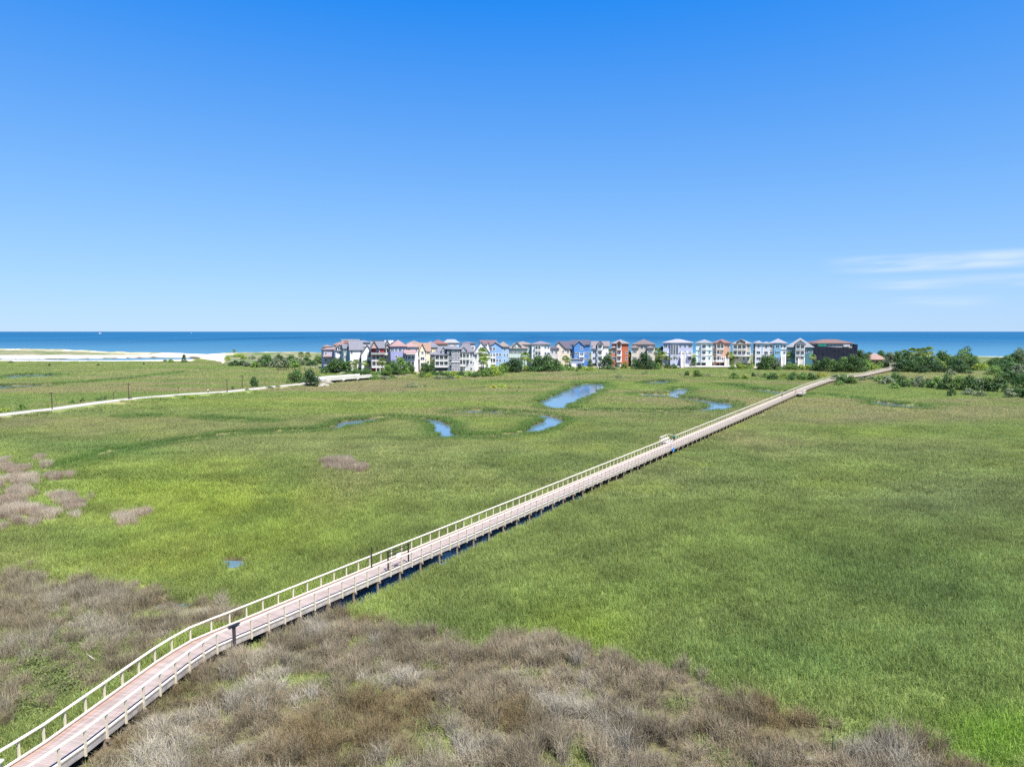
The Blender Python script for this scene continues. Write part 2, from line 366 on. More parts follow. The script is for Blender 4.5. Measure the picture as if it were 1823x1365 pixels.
def water_mat(name, deep, rough, bump, scale, stretch, spec=.5, var=None, caps=False):
    m, nt, b = newmat(name); N = nt.nodes; L = nt.links
    b.inputs['Roughness'].default_value = rough; b.inputs['IOR'].default_value = 1.33; b.inputs['Specular IOR Level'].default_value = spec
    g = N.new('ShaderNodeNewGeometry'); mp = N.new('ShaderNodeMapping'); mp.inputs['Scale'].default_value = stretch
    L.new(g.outputs['Position'], mp.inputs['Vector'])
    no = N.new('ShaderNodeTexNoise'); no.inputs['Scale'].default_value = scale; no.inputs['Detail'].default_value = 6
    L.new(mp.outputs['Vector'], no.inputs['Vector'])
    bp = N.new('ShaderNodeBump'); bp.inputs['Strength'].default_value = bump; bp.inputs['Distance'].default_value = .3
    L.new(no.outputs['Fac'], bp.inputs['Height']); L.new(bp.outputs['Normal'], b.inputs['Normal'])
    b.inputs['Base Color'].default_value = (*deep, 1)
    if var:
        m2 = N.new('ShaderNodeMapping'); m2.inputs['Scale'].default_value = var[1]; L.new(g.outputs['Position'], m2.inputs['Vector'])
        n2 = N.new('ShaderNodeTexNoise'); n2.inputs['Scale'].default_value = 1; n2.inputs['Detail'].default_value = 7; n2.inputs['Roughness'].default_value = .65
        L.new(m2.outputs['Vector'], n2.inputs['Vector'])
        r = N.new('ShaderNodeValToRGB'); r.color_ramp.elements[0].position = .33; r.color_ramp.elements[1].position = .68
        r.color_ramp.elements[0].color = (*deep, 1); r.color_ramp.elements[1].color = (*var[0], 1)
        L.new(n2.outputs['Fac'], r.inputs['Fac']); out = r.outputs['Color']
        # paler, sandier water over the shoals near the shore
        sx = N.new('ShaderNodeSeparateXYZ'); L.new(g.outputs['Position'], sx.inputs[0])
        mr = N.new('ShaderNodeMapRange'); mr.inputs['From Min'].default_value = 560; mr.inputs['From Max'].default_value = 2600
        mr.inputs['To Min'].default_value = 1; mr.inputs['To Max'].default_value = 0; L.new(sx.outputs['Y'], mr.inputs['Value'])
        pw = N.new('ShaderNodeMath'); pw.operation = 'POWER'; pw.inputs[1].default_value = 2.2; L.new(mr.outputs['Result'], pw.inputs[0])
        mx = N.new('ShaderNodeMix'); mx.data_type = 'RGBA'; L.new(pw.outputs[0], mx.inputs['Factor']); L.new(out, mx.inputs['A']); mx.inputs['B'].default_value = (*var[2], 1)
        out = mx.outputs['Result']
        if caps:
            m3 = N.new('ShaderNodeMapping'); m3.inputs['Scale'].default_value = (.11, .035, 1); L.new(g.outputs['Position'], m3.inputs['Vector'])
            n3 = N.new('ShaderNodeTexNoise'); n3.inputs['Scale'].default_value = 1; n3.inputs['Detail'].default_value = 3; L.new(m3.outputs['Vector'], n3.inputs['Vector'])
            r3 = N.new('ShaderNodeMapRange'); r3.inputs['From Min'].default_value = .80; r3.inputs['From Max'].default_value = .84; L.new(n3.outputs['Fac'], r3.inputs['Value'])
            mx3 = N.new('ShaderNodeMix'); mx3.data_type = 'RGBA'; L.new(r3.outputs['Result'], mx3.inputs['Factor']); L.new(out, mx3.inputs['A']); mx3.inputs['B'].default_value = (.75, .8, .82, 1)
            out = mx3.outputs['Result']
        L.new(out, b.inputs['Base Color'])
    return m
SEA = water_mat('sea_water', s(12, 66, 100), 0.5, .07, .06, (1, .5, 1), .12, (s(28, 84, 116), (.004, .0006, 1), s(72, 112, 130)), True)
sea = MB(); sea.quad((-120000, 420, -.75), (120000, 420, -.75), (120000, 90000, -.75), (-120000, 90000, -.75))
tag(sea.build('sea', SEA), kind='structure')
cw = MB(); cols = list(range(-900, 2800, 60)); prev = None
for x in cols:
    fx = gp(x, 1500, WZ); k = interp(LEDGE, x) if x > 350 else 643.0; bk = gp(x, k - .6, WZ)
    if prev: cw.quad((*prev[0], WZ), (*fx, WZ), (*bk, WZ), (*prev[1], WZ))
    prev = (fx, bk)
tag(cw.build('creek_water', water_mat('creek_water', s(78, 104, 122), .05, .03, 1.4, (1, 1, 1), .9)), kind='structure')
# surf on the beach
def surf(pts, w, z=-.70):
    m = MB(); g = [gp(*p) for p in pts]; g = resample(g, 2.5)
    for i, (a, b) in enumerate(zip(g[:-1], g[1:])):
        wa = w * (.35 + 1.1 * vnoise(np.array([i * .35]), np.array([3.]))[0]); wb = w * (.35 + 1.1 * vnoise(np.array([(i + 1) * .35]), np.array([3.]))[0])
        o = 3 * math.sin(i * .3); o2 = 3 * math.sin((i + 1) * .3)
        m.prism([(a[0], a[1] + o), (b[0], b[1] + o2), (b[0], b[1] + o2 + wb), (a[0], a[1] + o + wa)], z - .1, z + .12)
    return m
foam = mat('surf_foam', s(240, 242, 244), .7, .05, .3)
sf = surf([(196, 626.4), (216, 627), (232, 628.6)], 9)
for q in ([(286, 629.4), (330, 629.6), (368, 632.2)], [(232, 629), (300, 630.6), (345, 632.)], [(405, 629.2), (470, 628.2), (560, 628.4)], [(1560, 632.6), (1700, 635), (1823, 636.6)]):
    m2 = surf(q, 7); n0 = len(sf.v); sf.v += m2.v; sf.f += [tuple(n0 + i for i in f) for f in m2.f]
tag(sf.build('surf', foam), 'white breaking surf along the sandy beach at the water edge', 'surf', kind='stuff')

# ================================================================== MARSH VEGETATION (stuff)
def blades(n, size, h, w, lean, seed, kink=.5, hv=.35, tv=.6):
    r = random.Random(seed); m = MB(); m.c = []
    for i in range(n):
        x, y = (r.random() - .5) * size, (r.random() - .5) * size
        a = r.random() * 2 * PI; t = r.random() * 2 * PI; L = h * (1 - hv + 2 * hv * r.random()); ln = lean * r.random() ** .7
        dx, dy = math.cos(t), math.sin(t); wx, wy = math.cos(a) * w / 2, math.sin(a) * w / 2
        p1 = (x + dx * L * math.sin(ln * .5) * .55, y + dy * L * math.sin(ln * .5) * .55, L * .55 * math.cos(ln * .5))
        l2 = min(ln * (1 + kink), 1.9); p2 = (p1[0] + dx * L * .45 * math.sin(l2), p1[1] + dy * L * .45 * math.sin(l2), p1[2] + L * .45 * math.cos(l2))
        k = len(m.v)
        m.v += [(x - wx, y - wy, -.05), (x + wx, y + wy, -.05), (p1[0] + wx * .8, p1[1] + wy * .8, p1[2]), (p1[0] - wx * .8, p1[1] - wy * .8, p1[2]), p2]
        m.f += [(k, k + 1, k + 2, k + 3), (k + 3, k + 2, k + 4)]
        v = 1.02 - tv / 2 + tv * r.random(); hue = (r.random() - .5) * .16
        m.c += [(v * (1 + hue), v, v * (1 - hue), 1)] * 5
    return m
def leafpatch(n, size, h, lw, seed):
    r = random.Random(seed); m = MB(); m.c = []
    for i in range(n):
        x, y = (r.random() - .5) * size, (r.random() - .5) * size; z = h * r.random() ** .6 * (1 - .5 * math.hypot(x, y) / size)
        a = r.random() * 2 * PI; tl = r.random() * .9; L = lw * (.7 + .6 * r.random())
        u = Vector((math.cos(a), math.sin(a), 0)); v = Vector((-math.sin(a) * math.cos(tl), math.cos(a) * math.cos(tl), math.sin(tl))); c = Vector((x, y, z))
        m.quad(c - u * L * .3 - v * L * .5, c + u * L * .3 - v * L * .5, c + u * L * .3 + v * L * .5, c - u * L * .3 + v * L * .5)
        q = .65 + .7 * r.random(); m.c += [(q, q, q * .9, 1)] * 4
    return m
GRASSM = attr_mat('marsh_grass_blades', 'col', 'INSTANCER', 'col', .45, .55, .25)
DEADM = attr_mat('dry_stems', 'col', 'INSTANCER', 'col', .25, .7, .15)
def proto(name, mb, m):
    me = mb.mesh(name); me.materials.append(m); return bpy.data.objects.new(name, me)
PG = [proto('grass_tuft', blades(130, 1.35, .72, .036, 1.05, 100 + i), GRASSM) for i in range(3)]
PF = [proto('far_grass_tuft', blades(190, 1.5, .60, .040, 1.15, 150 + i, .5, .25, .25), GRASSM) for i in range(2)]
PD = [proto('dry_tuft', blades(150, 1.15, .85, .020, .95, 200 + i, .7, .45), DEADM) for i in range(3)] + [proto('dry_clump', blades(130, .62, 1.2, .022, .8, 230 + i, .7, .35), DEADM) for i in range(3)]
PU = [proto('leafy_tuft', leafpatch(150, 1.5, .8, .13, 300 + i), GRASSM) for i in range(2)]
PT = [proto('dry_tussock', blades(150, 1.0, 1.15, .022, .8, 400 + i, .6, .3), DEADM) for i in range(2)]
def scatter(name, pts, cols, scl, protos, label, cat, pid=None):
    n = len(pts); pid = RNG.integers(0, len(protos), n) if pid is None else pid
    me = bpy.data.meshes.new(name); me.vertices.add(n); me.vertices.foreach_set('co', np.asarray(pts, np.float32).ravel())
    def add(nm, ty, arr, key):
        a = me.attributes.new(nm, ty, 'POINT'); a.data.foreach_set(key, np.asarray(arr).ravel())
    add('col', 'FLOAT_COLOR', np.concatenate([np.clip(cols, 0, 1), np.ones((n, 1))], 1).astype(np.float32), 'color')
    add('scl', 'FLOAT_VECTOR', np.asarray(scl, np.float32), 'vector')
    rot = np.zeros((n, 3), np.float32); rot[:, 2] = RNG.random(n) * 2 * PI
    rot[:, 0] = (RNG.random(n) - .5) * .12; rot[:, 1] = (RNG.random(n) - .5) * .12
    add('rot', 'FLOAT_VECTOR', rot, 'vector'); add('pid', 'INT', pid.astype(np.int32), 'value')
    o = link(name, me, None); tag(o, label, cat, kind='stuff')
    ng = bpy.data.node_groups.new(name + '_scatter', 'GeometryNodeTree')
    ng.interface.new_socket('Geometry', in_out='INPUT', socket_type='NodeSocketGeometry'); ng.interface.new_socket('Geometry', in_out='OUTPUT', socket_type='NodeSocketGeometry')
    N = ng.nodes; L = ng.links; gi = N.new('NodeGroupInput'); go = N.new('NodeGroupOutput')
    iop = N.new('GeometryNodeInstanceOnPoints'); jn = N.new('GeometryNodeJoinGeometry')
    for p in protos[::-1]:
        oi = N.new('GeometryNodeObjectInfo'); oi.inputs['Object'].default_value = p; oi.inputs['As Instance'].default_value = True
        L.new(oi.outputs['Geometry'], jn.inputs['Geometry'])
    def na(nm, ty):
        a = N.new('GeometryNodeInputNamedAttribute'); a.data_type = ty; a.inputs['Name'].default_value = nm; return a.outputs['Attribute']
    L.new(gi.outputs[0], iop.inputs['Points']); L.new(jn.outputs[0], iop.inputs['Instance']); iop.inputs['Pick Instance'].default_value = True
    L.new(na('pid', 'INT'), iop.inputs['Instance Index']); L.new(na('scl', 'FLOAT_VECTOR'), iop.inputs['Scale'])
    e2r = N.new('FunctionNodeEulerToRotation'); L.new(na('rot', 'FLOAT_VECTOR'), e2r.inputs[0]); L.new(e2r.outputs[0], iop.inputs['Rotation'])
    L.new(iop.outputs[0], go.inputs[0])
    md = o.modifiers.new('scatter', 'NODES'); md.node_group = ng
    return o
def jgrid(y0, y1, sp, k=.82, pad=12):
    Xs = []; Ys = []
    for y in np.arange(y0, y1, sp):
        w = y * k + pad; x = np.arange(-w, w, sp); Xs.append(x + (RNG.random(len(x)) - .5) * sp); Ys.append(np.full(len(x), y) + (RNG.random(len(x)) - .5) * sp)
    return np.concatenate(Xs), np.concatenate(Ys)
GP, GC, GS = [], [], []; DP = {1: [[], [], []], 2: [[], [], []]}; UP = [[], [], []]
for (y0, y1, sp) in [(24, 95, .92), (95, 190, 1.5), (190, 340, 2.6), (340, 650, 4.4)]:
    X, Y = jgrid(y0, y1, sp)
    l, sh, px, py = landness(X, Y); cd = creekdist(X, Y); bd = dseg(X, Y, cl, [1.3] * len(cl)); rd = dseg(X, Y, ROAD, [3.3] * len(ROAD))
    ok = (l < 3) & (cd > np.where(Y > 110, .7, .15)) & (bd > -.1) & (rd > 1.2) & (ditchdist(X, Y) > .15) & (dseg(X, Y, [E1, E2], [4.2, 4.2]) > 3)
    ok &= ~((px < 350) & (py < 644.2) & (py > 630)) & (ell(px, py, [(415, 1010, 17, 11)]) > 1)
    X, Y, l, cd, rd, bd = [q[ok] for q in (X, Y, l, cd, rd, bd)]
    c, px, py = marsh_col(X, Y); Z = ground_z(X, Y)
    a, b, p, gr = dead_mask(X, Y, px, py); rn = RNG.random(len(X))
    bare = np.zeros(len(X), bool)
    for (bx, by, rx, ry) in [(1365, 1346, 40, 6), (1425, 1354, 26, 5), (1525, 1354, 46, 8), (1650, 1370, 30, 6), (270, 1075, 16, 3), (335, 1076, 18, 4), (200, 1190, 20, 12)]:
        bare |= (np.exp(-(((px - bx) / rx) ** 2 + ((py - by) / ry) ** 2)) * (.5 + fbm(X, Y, 1.5, 99)) > .35)
    dead = (a | b) & (rn < p * .93)
    tus = ell(px, py, TUSS + ISO1 + ISO2) < 1.0
    und = b & (gr * (.5 + fbm(X, Y, 2.5, 131)) > .43) & (px < 210) & (rn < .62); dead &= ~und
    g = ~dead & ~und & ~bare & ~(tus & (rn < .7))
    # taller growth on the creek banks, green darkened to paint in the banks' shade
    bank = sm(4.8, 1.6, cd) * (Y > 90); c = c * (1 - bank[:, None] * .7) + np.array(s(92, 124, 58)) * bank[:, None] * .7
    indead = (a | b)
    c = np.where(indead[:, None], c * .55 + np.array(s(140, 146, 96)) * .45, c)
    hh = (.8 + .5 * fbm(X, Y, 7., 33)) * (1 + bank * .35) * np.where(indead, .7, 1)
    hh = hh * (1 - .5 * sm(1.5, .0, bd))
    vv = .15 if y0 < 90 else .10 if y0 < 190 else .05; vs = 1 - vv + 2 * vv * RNG.random(len(X)); c = c * vs[:, None]
    GP.append(np.stack([X, Y, Z], 1)[g]); GC.append(c[g] * GAIN); k = sp / .92
    GS.append(np.stack([np.full(g.sum(), k), np.full(g.sum(), k), hh[g] * (1 + .05 * (k - 1))], 1))
    u = und
    UP[0].append(np.stack([X, Y, Z], 1)[u]); UP[1].append((c[u] * .5 + np.array(s(104, 124, 66)) * .5) * (.5 + .6 * fbm(X[u], Y[u], 2., 133))[:, None] * GAIN); UP[2].append(np.stack([np.full(u.sum(), k)] * 2 + [hh[u] * 1.1], 1))
    if y0 < 190:
        if y0 < 90:
            X, Y = jgrid(24, 95, .74)
        else:
            X, Y = jgrid(95, 135, 1.0)
        px, py = pj(X, Y, np.full(X.shape, .3)); a, b, p, gr = dead_mask(X, Y, px, py); rn = RNG.random(len(X))
        bd = dseg(X, Y, cl, [1.3] * len(cl))
        bare = np.zeros(len(X), bool)
        for (bx, by, rx, ry) in [(1365, 1346, 40, 6), (1425, 1354, 26, 5), (1525, 1354, 46, 8), (1650, 1370, 30, 6), (270, 1075, 16, 3), (335, 1076, 18, 4)]:
            bare |= (np.exp(-(((px - bx) / rx) ** 2 + ((py - by) / ry) ** 2)) * (.5 + fbm(X, Y, 1.5, 99)) > .35)
        dd = (a | b) & (rn < np.maximum(p, b * (px < 230) * .55) * (.62 + .6 * sm(.3, .55, fbm(X, Y, 1.9, 79, 3)))) & (bd > .0) & ~bare
        tone = fbm(X, Y, 4., 83) + .16 * (RNG.random(len(X)) - .5); t2 = fbm(X, Y, 2.2, 87); t3 = fbm(X, Y, 8., 89)
        c = np.tile(DEAD, (len(X), 1)); c = mixc(c, sm(.52, .68, tone), DEAD2); c = mixc(c, sm(.54, .7, t3) * .75, DEAD3); c = c * (.43 + .86 * t2)[:, None]
        c = mixc(c, b * .35, np.array(s(132, 122, 96)))
        for key, msk in ((1, a), (2, b)):
            q = dd & msk
            DP[key][0].append(np.stack([X, Y, ground_z(X, Y)], 1)[q]); DP[key][1].append(c[q] * GAIN)
            h = (.34 + 1.0 * sm(.25, .75, fbm(X, Y, 1.9, 79, 3)) * (.6 + .8 * fbm(X, Y, 6., 81, 2)))[q]; w = np.full(q.sum(), 1.0 if y0 < 90 else 1.4); DP[key][2].append(np.stack([w, w, h], 1))
cat_ = lambda L: np.concatenate(L)
GPID = np.where(cat_(GP)[:, 1] < 110 + 30 * RNG.random(len(cat_(GP))), RNG.integers(0, 3, len(cat_(GP))), RNG.integers(3, 5, len(cat_(GP))))
scatter('marsh_grass', cat_(GP), cat_(GC), cat_(GS), PG + PF, 'green cordgrass covering the wide flat salt marsh', 'marsh grass', GPID)
scatter('dry_rushes', cat_(DP[1][0]), cat_(DP[1][1]), cat_(DP[1][2]), PD, 'tangled grey brown dry rushes right of the boardwalk in front', 'dry rushes')
scatter('dry_rushes', cat_(DP[2][0]), cat_(DP[2][1]), cat_(DP[2][2]), PD, 'grey brown dry rushes left of the near end of the boardwalk', 'dry rushes')
scatter('undergrowth', cat_(UP[0]), cat_(UP[1]), cat_(UP[2]), PU, 'low leafy green undergrowth beside the near end of the boardwalk', 'undergrowth')
def tussocks(ells, label, zcol=1.0):
    X, Y = jgrid(68, 140, .62, .95); px, py = pj(X, Y, np.full(X.shape, .2))
    px2 = px + (fbm(X, Y, 3., 51, 2) - .5) * 18; py2 = py + (fbm(X, Y, 3., 53, 2) - .5) * 6
    q = ell(px2, py2 + 3, ells) < .65 + .5 * RNG.random(len(px)); X, Y = X[q], Y[q]
    c = np.tile(np.array(s(170, 154, 134)), (len(X), 1)); c = mixc(c, sm(.5, .7, fbm(X, Y, 3., 57)), np.array(s(192, 180, 158))) * (.5 + .7 * fbm(X, Y, 1.5, 58))[:, None]
    k = np.full(len(X), .85); h = .75 + .6 * fbm(X, Y, 2.5, 59)
    scatter('dry_tussocks', np.stack([X, Y, ground_z(X, Y)], 1), c * GAIN * zcol, np.stack([k, k, h], 1), PT, label, 'dry grass')
tussocks(TUSS, 'pale brown dry grass tussocks scattered over the bright green marsh')
tussocks(ISO1, 'small lone patch of pale brown grass left of the pond in the bright marsh', 1.0)
tussocks(ISO2, 'lone mauve brown patch of dry grass in the middle of the marsh', .85)
# ================================================================== BOARDWALK
def rgb_attr_strip(): pass
TRIM = mat('white_paint', s(226, 224, 220), .55, .06, 2.)
RAILM = mat('weathered_pine_rail', s(196, 187, 172), .75, .12, 6., stretch=(1, 1, .3))
POSTM = mat('weathered_pine_post', s(192, 182, 158), .8, .16, 5., stretch=(1, 1, .25))
FASC = mat('grey_boards', s(160, 152, 146), .85, .3, 2.2)
PILEM = mat('treated_pile', s(132, 116, 100), .85, .22, 4.)
def deck_mat():
    m, nt, b = newmat('boardwalk_planks'); N = nt.nodes; L = nt.links
    uv = N.new('ShaderNodeUVMap'); sx = N.new('ShaderNodeSeparateXYZ'); L.new(uv.outputs[0], sx.inputs[0])
    def mth(op, a, b_=None):
        n = N.new('ShaderNodeMath'); n.operation = op
        for i, q in enumerate((a, b_)):
            if q is None: continue
            if isinstance(q, (int, float)): n.inputs[i].default_value = q
            else: L.new(q, n.inputs[i])
        return n.outputs[0]
    u = sx.outputs['X']; v = sx.outputs['Y']
    pl = mth('FLOOR', mth('DIVIDE', u, .145)); wn = N.new('ShaderNodeTexWhiteNoise'); wn.noise_dimensions = '1D'; L.new(pl, wn.inputs['W'])
    gap = mth('LESS_THAN', mth('FRACT', mth('DIVIDE', u, .145)), .07)
    no = N.new('ShaderNodeTexNoise'); no.inputs['Scale'].default_value = 1.; no.inputs['Detail'].default_value = 6
    cb = N.new('ShaderNodeCombineXYZ'); L.new(mth('MULTIPLY', u, .25), cb.inputs[0]); L.new(mth('MULTIPLY', v, 5.), cb.inputs[1]); L.new(cb.outputs[0], no.inputs['Vector'])
    r = N.new('ShaderNodeValToRGB'); r.color_ramp.elements[0].position = .3; r.color_ramp.elements[1].position = .7
    r.color_ramp.elements[0].color = (*s(134, 116, 107), 1); r.color_ramp.elements[1].color = (*s(152, 141, 134), 1); L.new(no.outputs['Fac'], r.inputs['Fac'])
    edge = N.new('ShaderNodeMapRange'); edge.inputs['From Min'].default_value = -.72; edge.inputs['From Max'].default_value = -1.02; L.new(v, edge.inputs['Value'])
    mx = N.new('ShaderNodeMix'); mx.data_type = 'RGBA'; L.new(mth('MULTIPLY', edge.outputs['Result'], .5), mx.inputs['Factor']); L.new(r.outputs['Color'], mx.inputs['A']); mx.inputs['B'].default_value = (*s(150, 112, 92), 1)
    k = mth('MULTIPLY', mth('ADD', mth('MULTIPLY', wn.outputs['Value'], .26), .87), mth('SUBTRACT', 1., mth('MULTIPLY', gap, .7)))
    m2 = N.new('ShaderNodeMix'); m2.data_type = 'RGBA'; m2.blend_type = 'MULTIPLY'; m2.inputs['Factor'].default_value = 1; L.new(mx.outputs['Result'], m2.inputs['A']); L.new(k, m2.inputs['B'])
    L.new(m2.outputs['Result'], b.inputs['Base Color']); b.inputs['Roughness'].default_value = .8; return m
DECKM = deck_mat()
def off(i, d, z): return (BW[i][0] + BWN[i][0] * d, BW[i][1] + BWN[i][1] * d, z)
NB = len(BW)
walk = thing('boardwalk', 'long straight wooden boardwalk with white rails crossing the green salt marsh', 'boardwalk', (BW[0][0], BW[0][1], 0))
def child(name, mb, m, par=walk):
    o = mb.build(name, m, par); return o
wl = Vector(walk.location)
def rel(m): m.v = [(x - wl.x, y - wl.y, z) for x, y, z in m.v]; return m
def strip(d0, d1, z0, z1, i0=0, i1=None, skip=()):
    m = MB(); i1 = i1 or NB - 1
    for i in range(i0, i1):
        if i in skip: continue
        a, b, c, d = off(i, d0, z1), off(i, d1, z1), off(i + 1, d1, z1), off(i + 1, d0, z1)
        e, f, g, h = off(i, d0, z0), off(i, d1, z0), off(i + 1, d1, z0), off(i + 1, d0, z0)
        n = len(m.v); m.v += [a, b, c, d, e, f, g, h]
        m.f += [(n, n + 1, n + 2, n + 3), (n + 7, n + 6, n + 5, n + 4), (n + 4, n + 5, n + 1, n), (n + 6, n + 7, n + 3, n + 2), (n + 5, n + 6, n + 2, n + 1), (n + 7, n + 4, n, n + 3)]
    return m
# deck with uv (u metres along, v metres across)
dm = MB(); uvs = []
for i in range(NB - 1):
    dm.quad(off(i, -BWH, ZD), off(i, BWH, ZD), off(i + 1, BWH, ZD), off(i + 1, -BWH, ZD)); u0, u1 = i * 1.53, (i + 1) * 1.53
    uvs += [(u0, -BWH), (u0, BWH), (u1, BWH), (u1, -BWH)]
me = rel(dm).mesh('deck'); uvl = me.uv_layers.new(name='UVMap'); uvl.data.foreach_set('uv', np.array(uvs, np.float32).ravel())
link('deck', me, DECKM, walk)
child('stringer', rel(strip(-BWH + .02, -BWH + .14, ZD - .36, ZD - .012)), FASC); child('stringer', rel(strip(BWH - .14, BWH - .02, ZD - .36, ZD - .012)), FASC); child('stringer', rel(strip(-.07, .07, ZD - .30, ZD - .012)), FASC)
LK = bwpos(gp(1205, 788, ZD)[1]); LKR = range(LK - 1, LK + 2)         # lookout on the left side
L2 = bwpos(gp(1432, 699, ZD)[1]); L2R = range(L2 - 2, L2 + 2)           # lookout on the right side, farther out
for (d0, d1, RG) in ((-BWH, -BWH + .13, LKR), (BWH - .13, BWH, L2R)):
    child('kerb_rail', rel(strip(d0, d1, ZD + .06, ZD + .15, 0, RG[0])), RAILM); child('kerb_rail', rel(strip(d0, d1, ZD + .06, ZD + .15, RG[-1] + 1)), RAILM)
ZR = ZD + 1.04
for (d0, d1, RG) in ((-BWH - .13, -BWH + .07, LKR), (BWH - .07, BWH + .13, L2R)):
    child('top_rail', rel(strip(d0, d1, ZR, ZR + .05, 0, RG[0])), RAILM); child('top_rail', rel(strip(d0, d1, ZR, ZR + .05, RG[-1] + 1)), RAILM)
# lookouts: deck, three rails, posts
def lookout(rng, side, dep):
    i0, i1 = rng[0], rng[-1] + 1; e = side * BWH; f = side * (BWH + dep)
    m = MB(); a, b, c, d = off(i0, e, ZD), off(i1, e, ZD), off(i1, f, ZD), off(i0, f, ZD)
    q = [(p[0], p[1]) for p in (a, b, c, d)]; q = q if side < 0 else q[::-1]
    # make the outline counter-clockwise
    ar = sum(q[k][0] * q[(k + 1) % 4][1] - q[(k + 1) % 4][0] * q[k][1] for k in range(4)); q = q if ar > 0 else q[::-1]
    m.prism(q, ZD - .3, ZD - .004); child('lookout_deck', rel(m), FASC)
    r = MB()
    for p, q2 in ((off(i0, e, ZR + .025), off(i0, f, ZR + .025)), (off(i0, f, ZR + .025), off(i1, f, ZR + .025)), (off(i1, f, ZR + .025), off(i1, e, ZR + .025))):
        r.beam(p, q2, .2, .05)
        r.beam((p[0], p[1], ZD + .11), (q2[0], q2[1], ZD + .11), .1, .09)
    child('top_rail', rel(r), RAILM)
    n = 4
    for t in range(n + 1):
        k = t / n; p0 = off(i0, f, 0); p1 = off(i1, f, 0); x = p0[0] + (p1[0] - p0[0]) * k; y = p0[1] + (p1[1] - p0[1]) * k
        pm = MB(); pm.box(x - .06, x + .06, y - .06, y + .06, ZD - .004, ZR); child('railing_post', rel(pm), POSTM)
        if t in (0, n): pm = MB(); pm.tube([(x, y, -.5), (x, y, ZD - .3)], [.13, .12], 8); child('pile', rel(pm), PILEM)
    bm = MB(); p0 = off(i0, f - side * .28, ZD); p1 = off(i1, f - side * .28, ZD)
    bm.beam((p0[0], p0[1], ZD + .45), (p1[0], p1[1], ZD + .45), .4, .06)
    for k in (.15, .5, .85): bm.box(*(lambda x, y: (x - .05, x + .05, y - .15, y + .15, ZD - .004, ZD + .42))(p0[0] + (p1[0] - p0[0]) * k, p0[1] + (p1[1] - p0[1]) * k))
    child('bench', rel(bm), RAILM)
lookout(LKR, -1, 1.9); lookout(L2R, 1, 2.2)
# posts and piles: the nearest hundred of each as parts, the far rest as one
PW = .10
postmesh = MB().box(-PW / 2, PW / 2, -PW / 2, PW / 2, -.42, 1.04).mesh('railing_post'); postmesh.materials.append(POSTM)
pilemesh = MB().tube([(0, 0, -2.3), (0, 0, -.36)], [.125, .115], 8).mesh('pile'); pilemesh.materials.append(PILEM)
capmesh = MB().box(-1.46, 1.46, -.07, .07, -.56, -.362).mesh('cross_beam'); capmesh.materials.append(PILEM)
rest_post, rest_pile, rest_cap = MB(), MB(), MB()
np_, nq_, nc_ = 0, 0, 0
for i in range(NB):
    th = math.atan2(BWN[i][1], BWN[i][0])
    for sd_ in (-1, 1):
        if (sd_ < 0 and i in list(LKR)[1:]) or (sd_ > 0 and i in list(L2R)[1:]): continue
        p = off(i, sd_ * (BWH + PW / 2 + .002), ZD)
        if np_ < 90:
            o = link('railing_post', postmesh, None, walk, (p[0] - wl.x, p[1] - wl.y, ZD)); o.rotation_euler.z = th; np_ += 1
        else:
            M = Matrix.Translation(p) @ Matrix.Rotation(th, 4, 'Z'); rest_post.box(-PW / 2, PW / 2, -PW / 2, PW / 2, -.42, 1.04, M)
    if i % 2 == 0:
        M = Matrix.Translation(off(i, 0, ZD)) @ Matrix.Rotation(th, 4, 'Z')
        if nc_ < 48:
            o = link('cross_beam', capmesh, None, walk, tuple(Vector(off(i, 0, ZD)) - Vector((wl.x, wl.y, 0)))); o.rotation_euler.z = th; nc_ += 1
        else: rest_cap.box(-1.46, 1.46, -.07, .07, -.56, -.362, M)
        for sd_ in (-1, 1):
            p = off(i, sd_ * 1.12, ZD)
            if nq_ < 90: link('pile', pilemesh, None, walk, (p[0] - wl.x, p[1] - wl.y, ZD)); nq_ += 1
            else: rest_pile.tube([(p[0], p[1], -.5), (p[0], p[1], ZD - .36)], [.125, .115], 6)
tag(child('railing_posts', rel(rest_post), POSTM), kind='stuff'); tag(child('piles', rel(rest_pile), PILEM), kind='stuff'); tag(child('cross_beams', rel(rest_cap), PILEM), kind='stuff')
# ------------------------------------------------------------------ small things on and by the boardwalk
BLACK = mat('black_metal', s(38, 38, 42), .5, .1); GREYM = mat('grey_metal', s(120, 124, 126), .5, .1); SIGNW = mat('white_sign', s(222, 220, 216), .6, .04)
def on_bw(y_px_pt, side, d=0.):
    x, y = gp(*y_px_pt, ZD); i = bwpos(y); return i
# framed notice standing along the right rail
i = bwpos(gp(700, 1016, ZD)[1]); a0 = Vector(off(i, BWH - .25, ZD)); a1 = Vector(off(i + 1, BWH - .25, ZD)); dv = (a1 - a0).normalized()
nb = thing('notice_frame', 'black steel frame holding a small white notice on the right edge of the boardwalk', 'notice frame', tuple(a0), math.atan2(dv.y, dv.x))
for x in (0, 2.9):
    MB().box(x - .05, x + .05, -.05, .05, 0, 1.95).build('post', BLACK, nb)
MB().box(.05, 2.85, -.025, .025, 1.78, 1.86).box(.05, 2.85, -.025, .025, 1.42, 1.49).build('crossbar', BLACK, nb)
MB().box(1.15, 1.75, -.045, -.027, .95, 1.40).build('sign_panel', SIGNW, nb)
MB().box(.05, 2.85, -.035, .035, .02, .16).build('base_strip', BLACK, nb)  # black strip along the foot of the frame
i = bwpos(gp(654, 1016, ZD)[1]); p = off(i, -BWH + .2, ZD)
pb = thing('marker_post', 'slim black upright post at the left edge of the boardwalk deck', 'post', p)
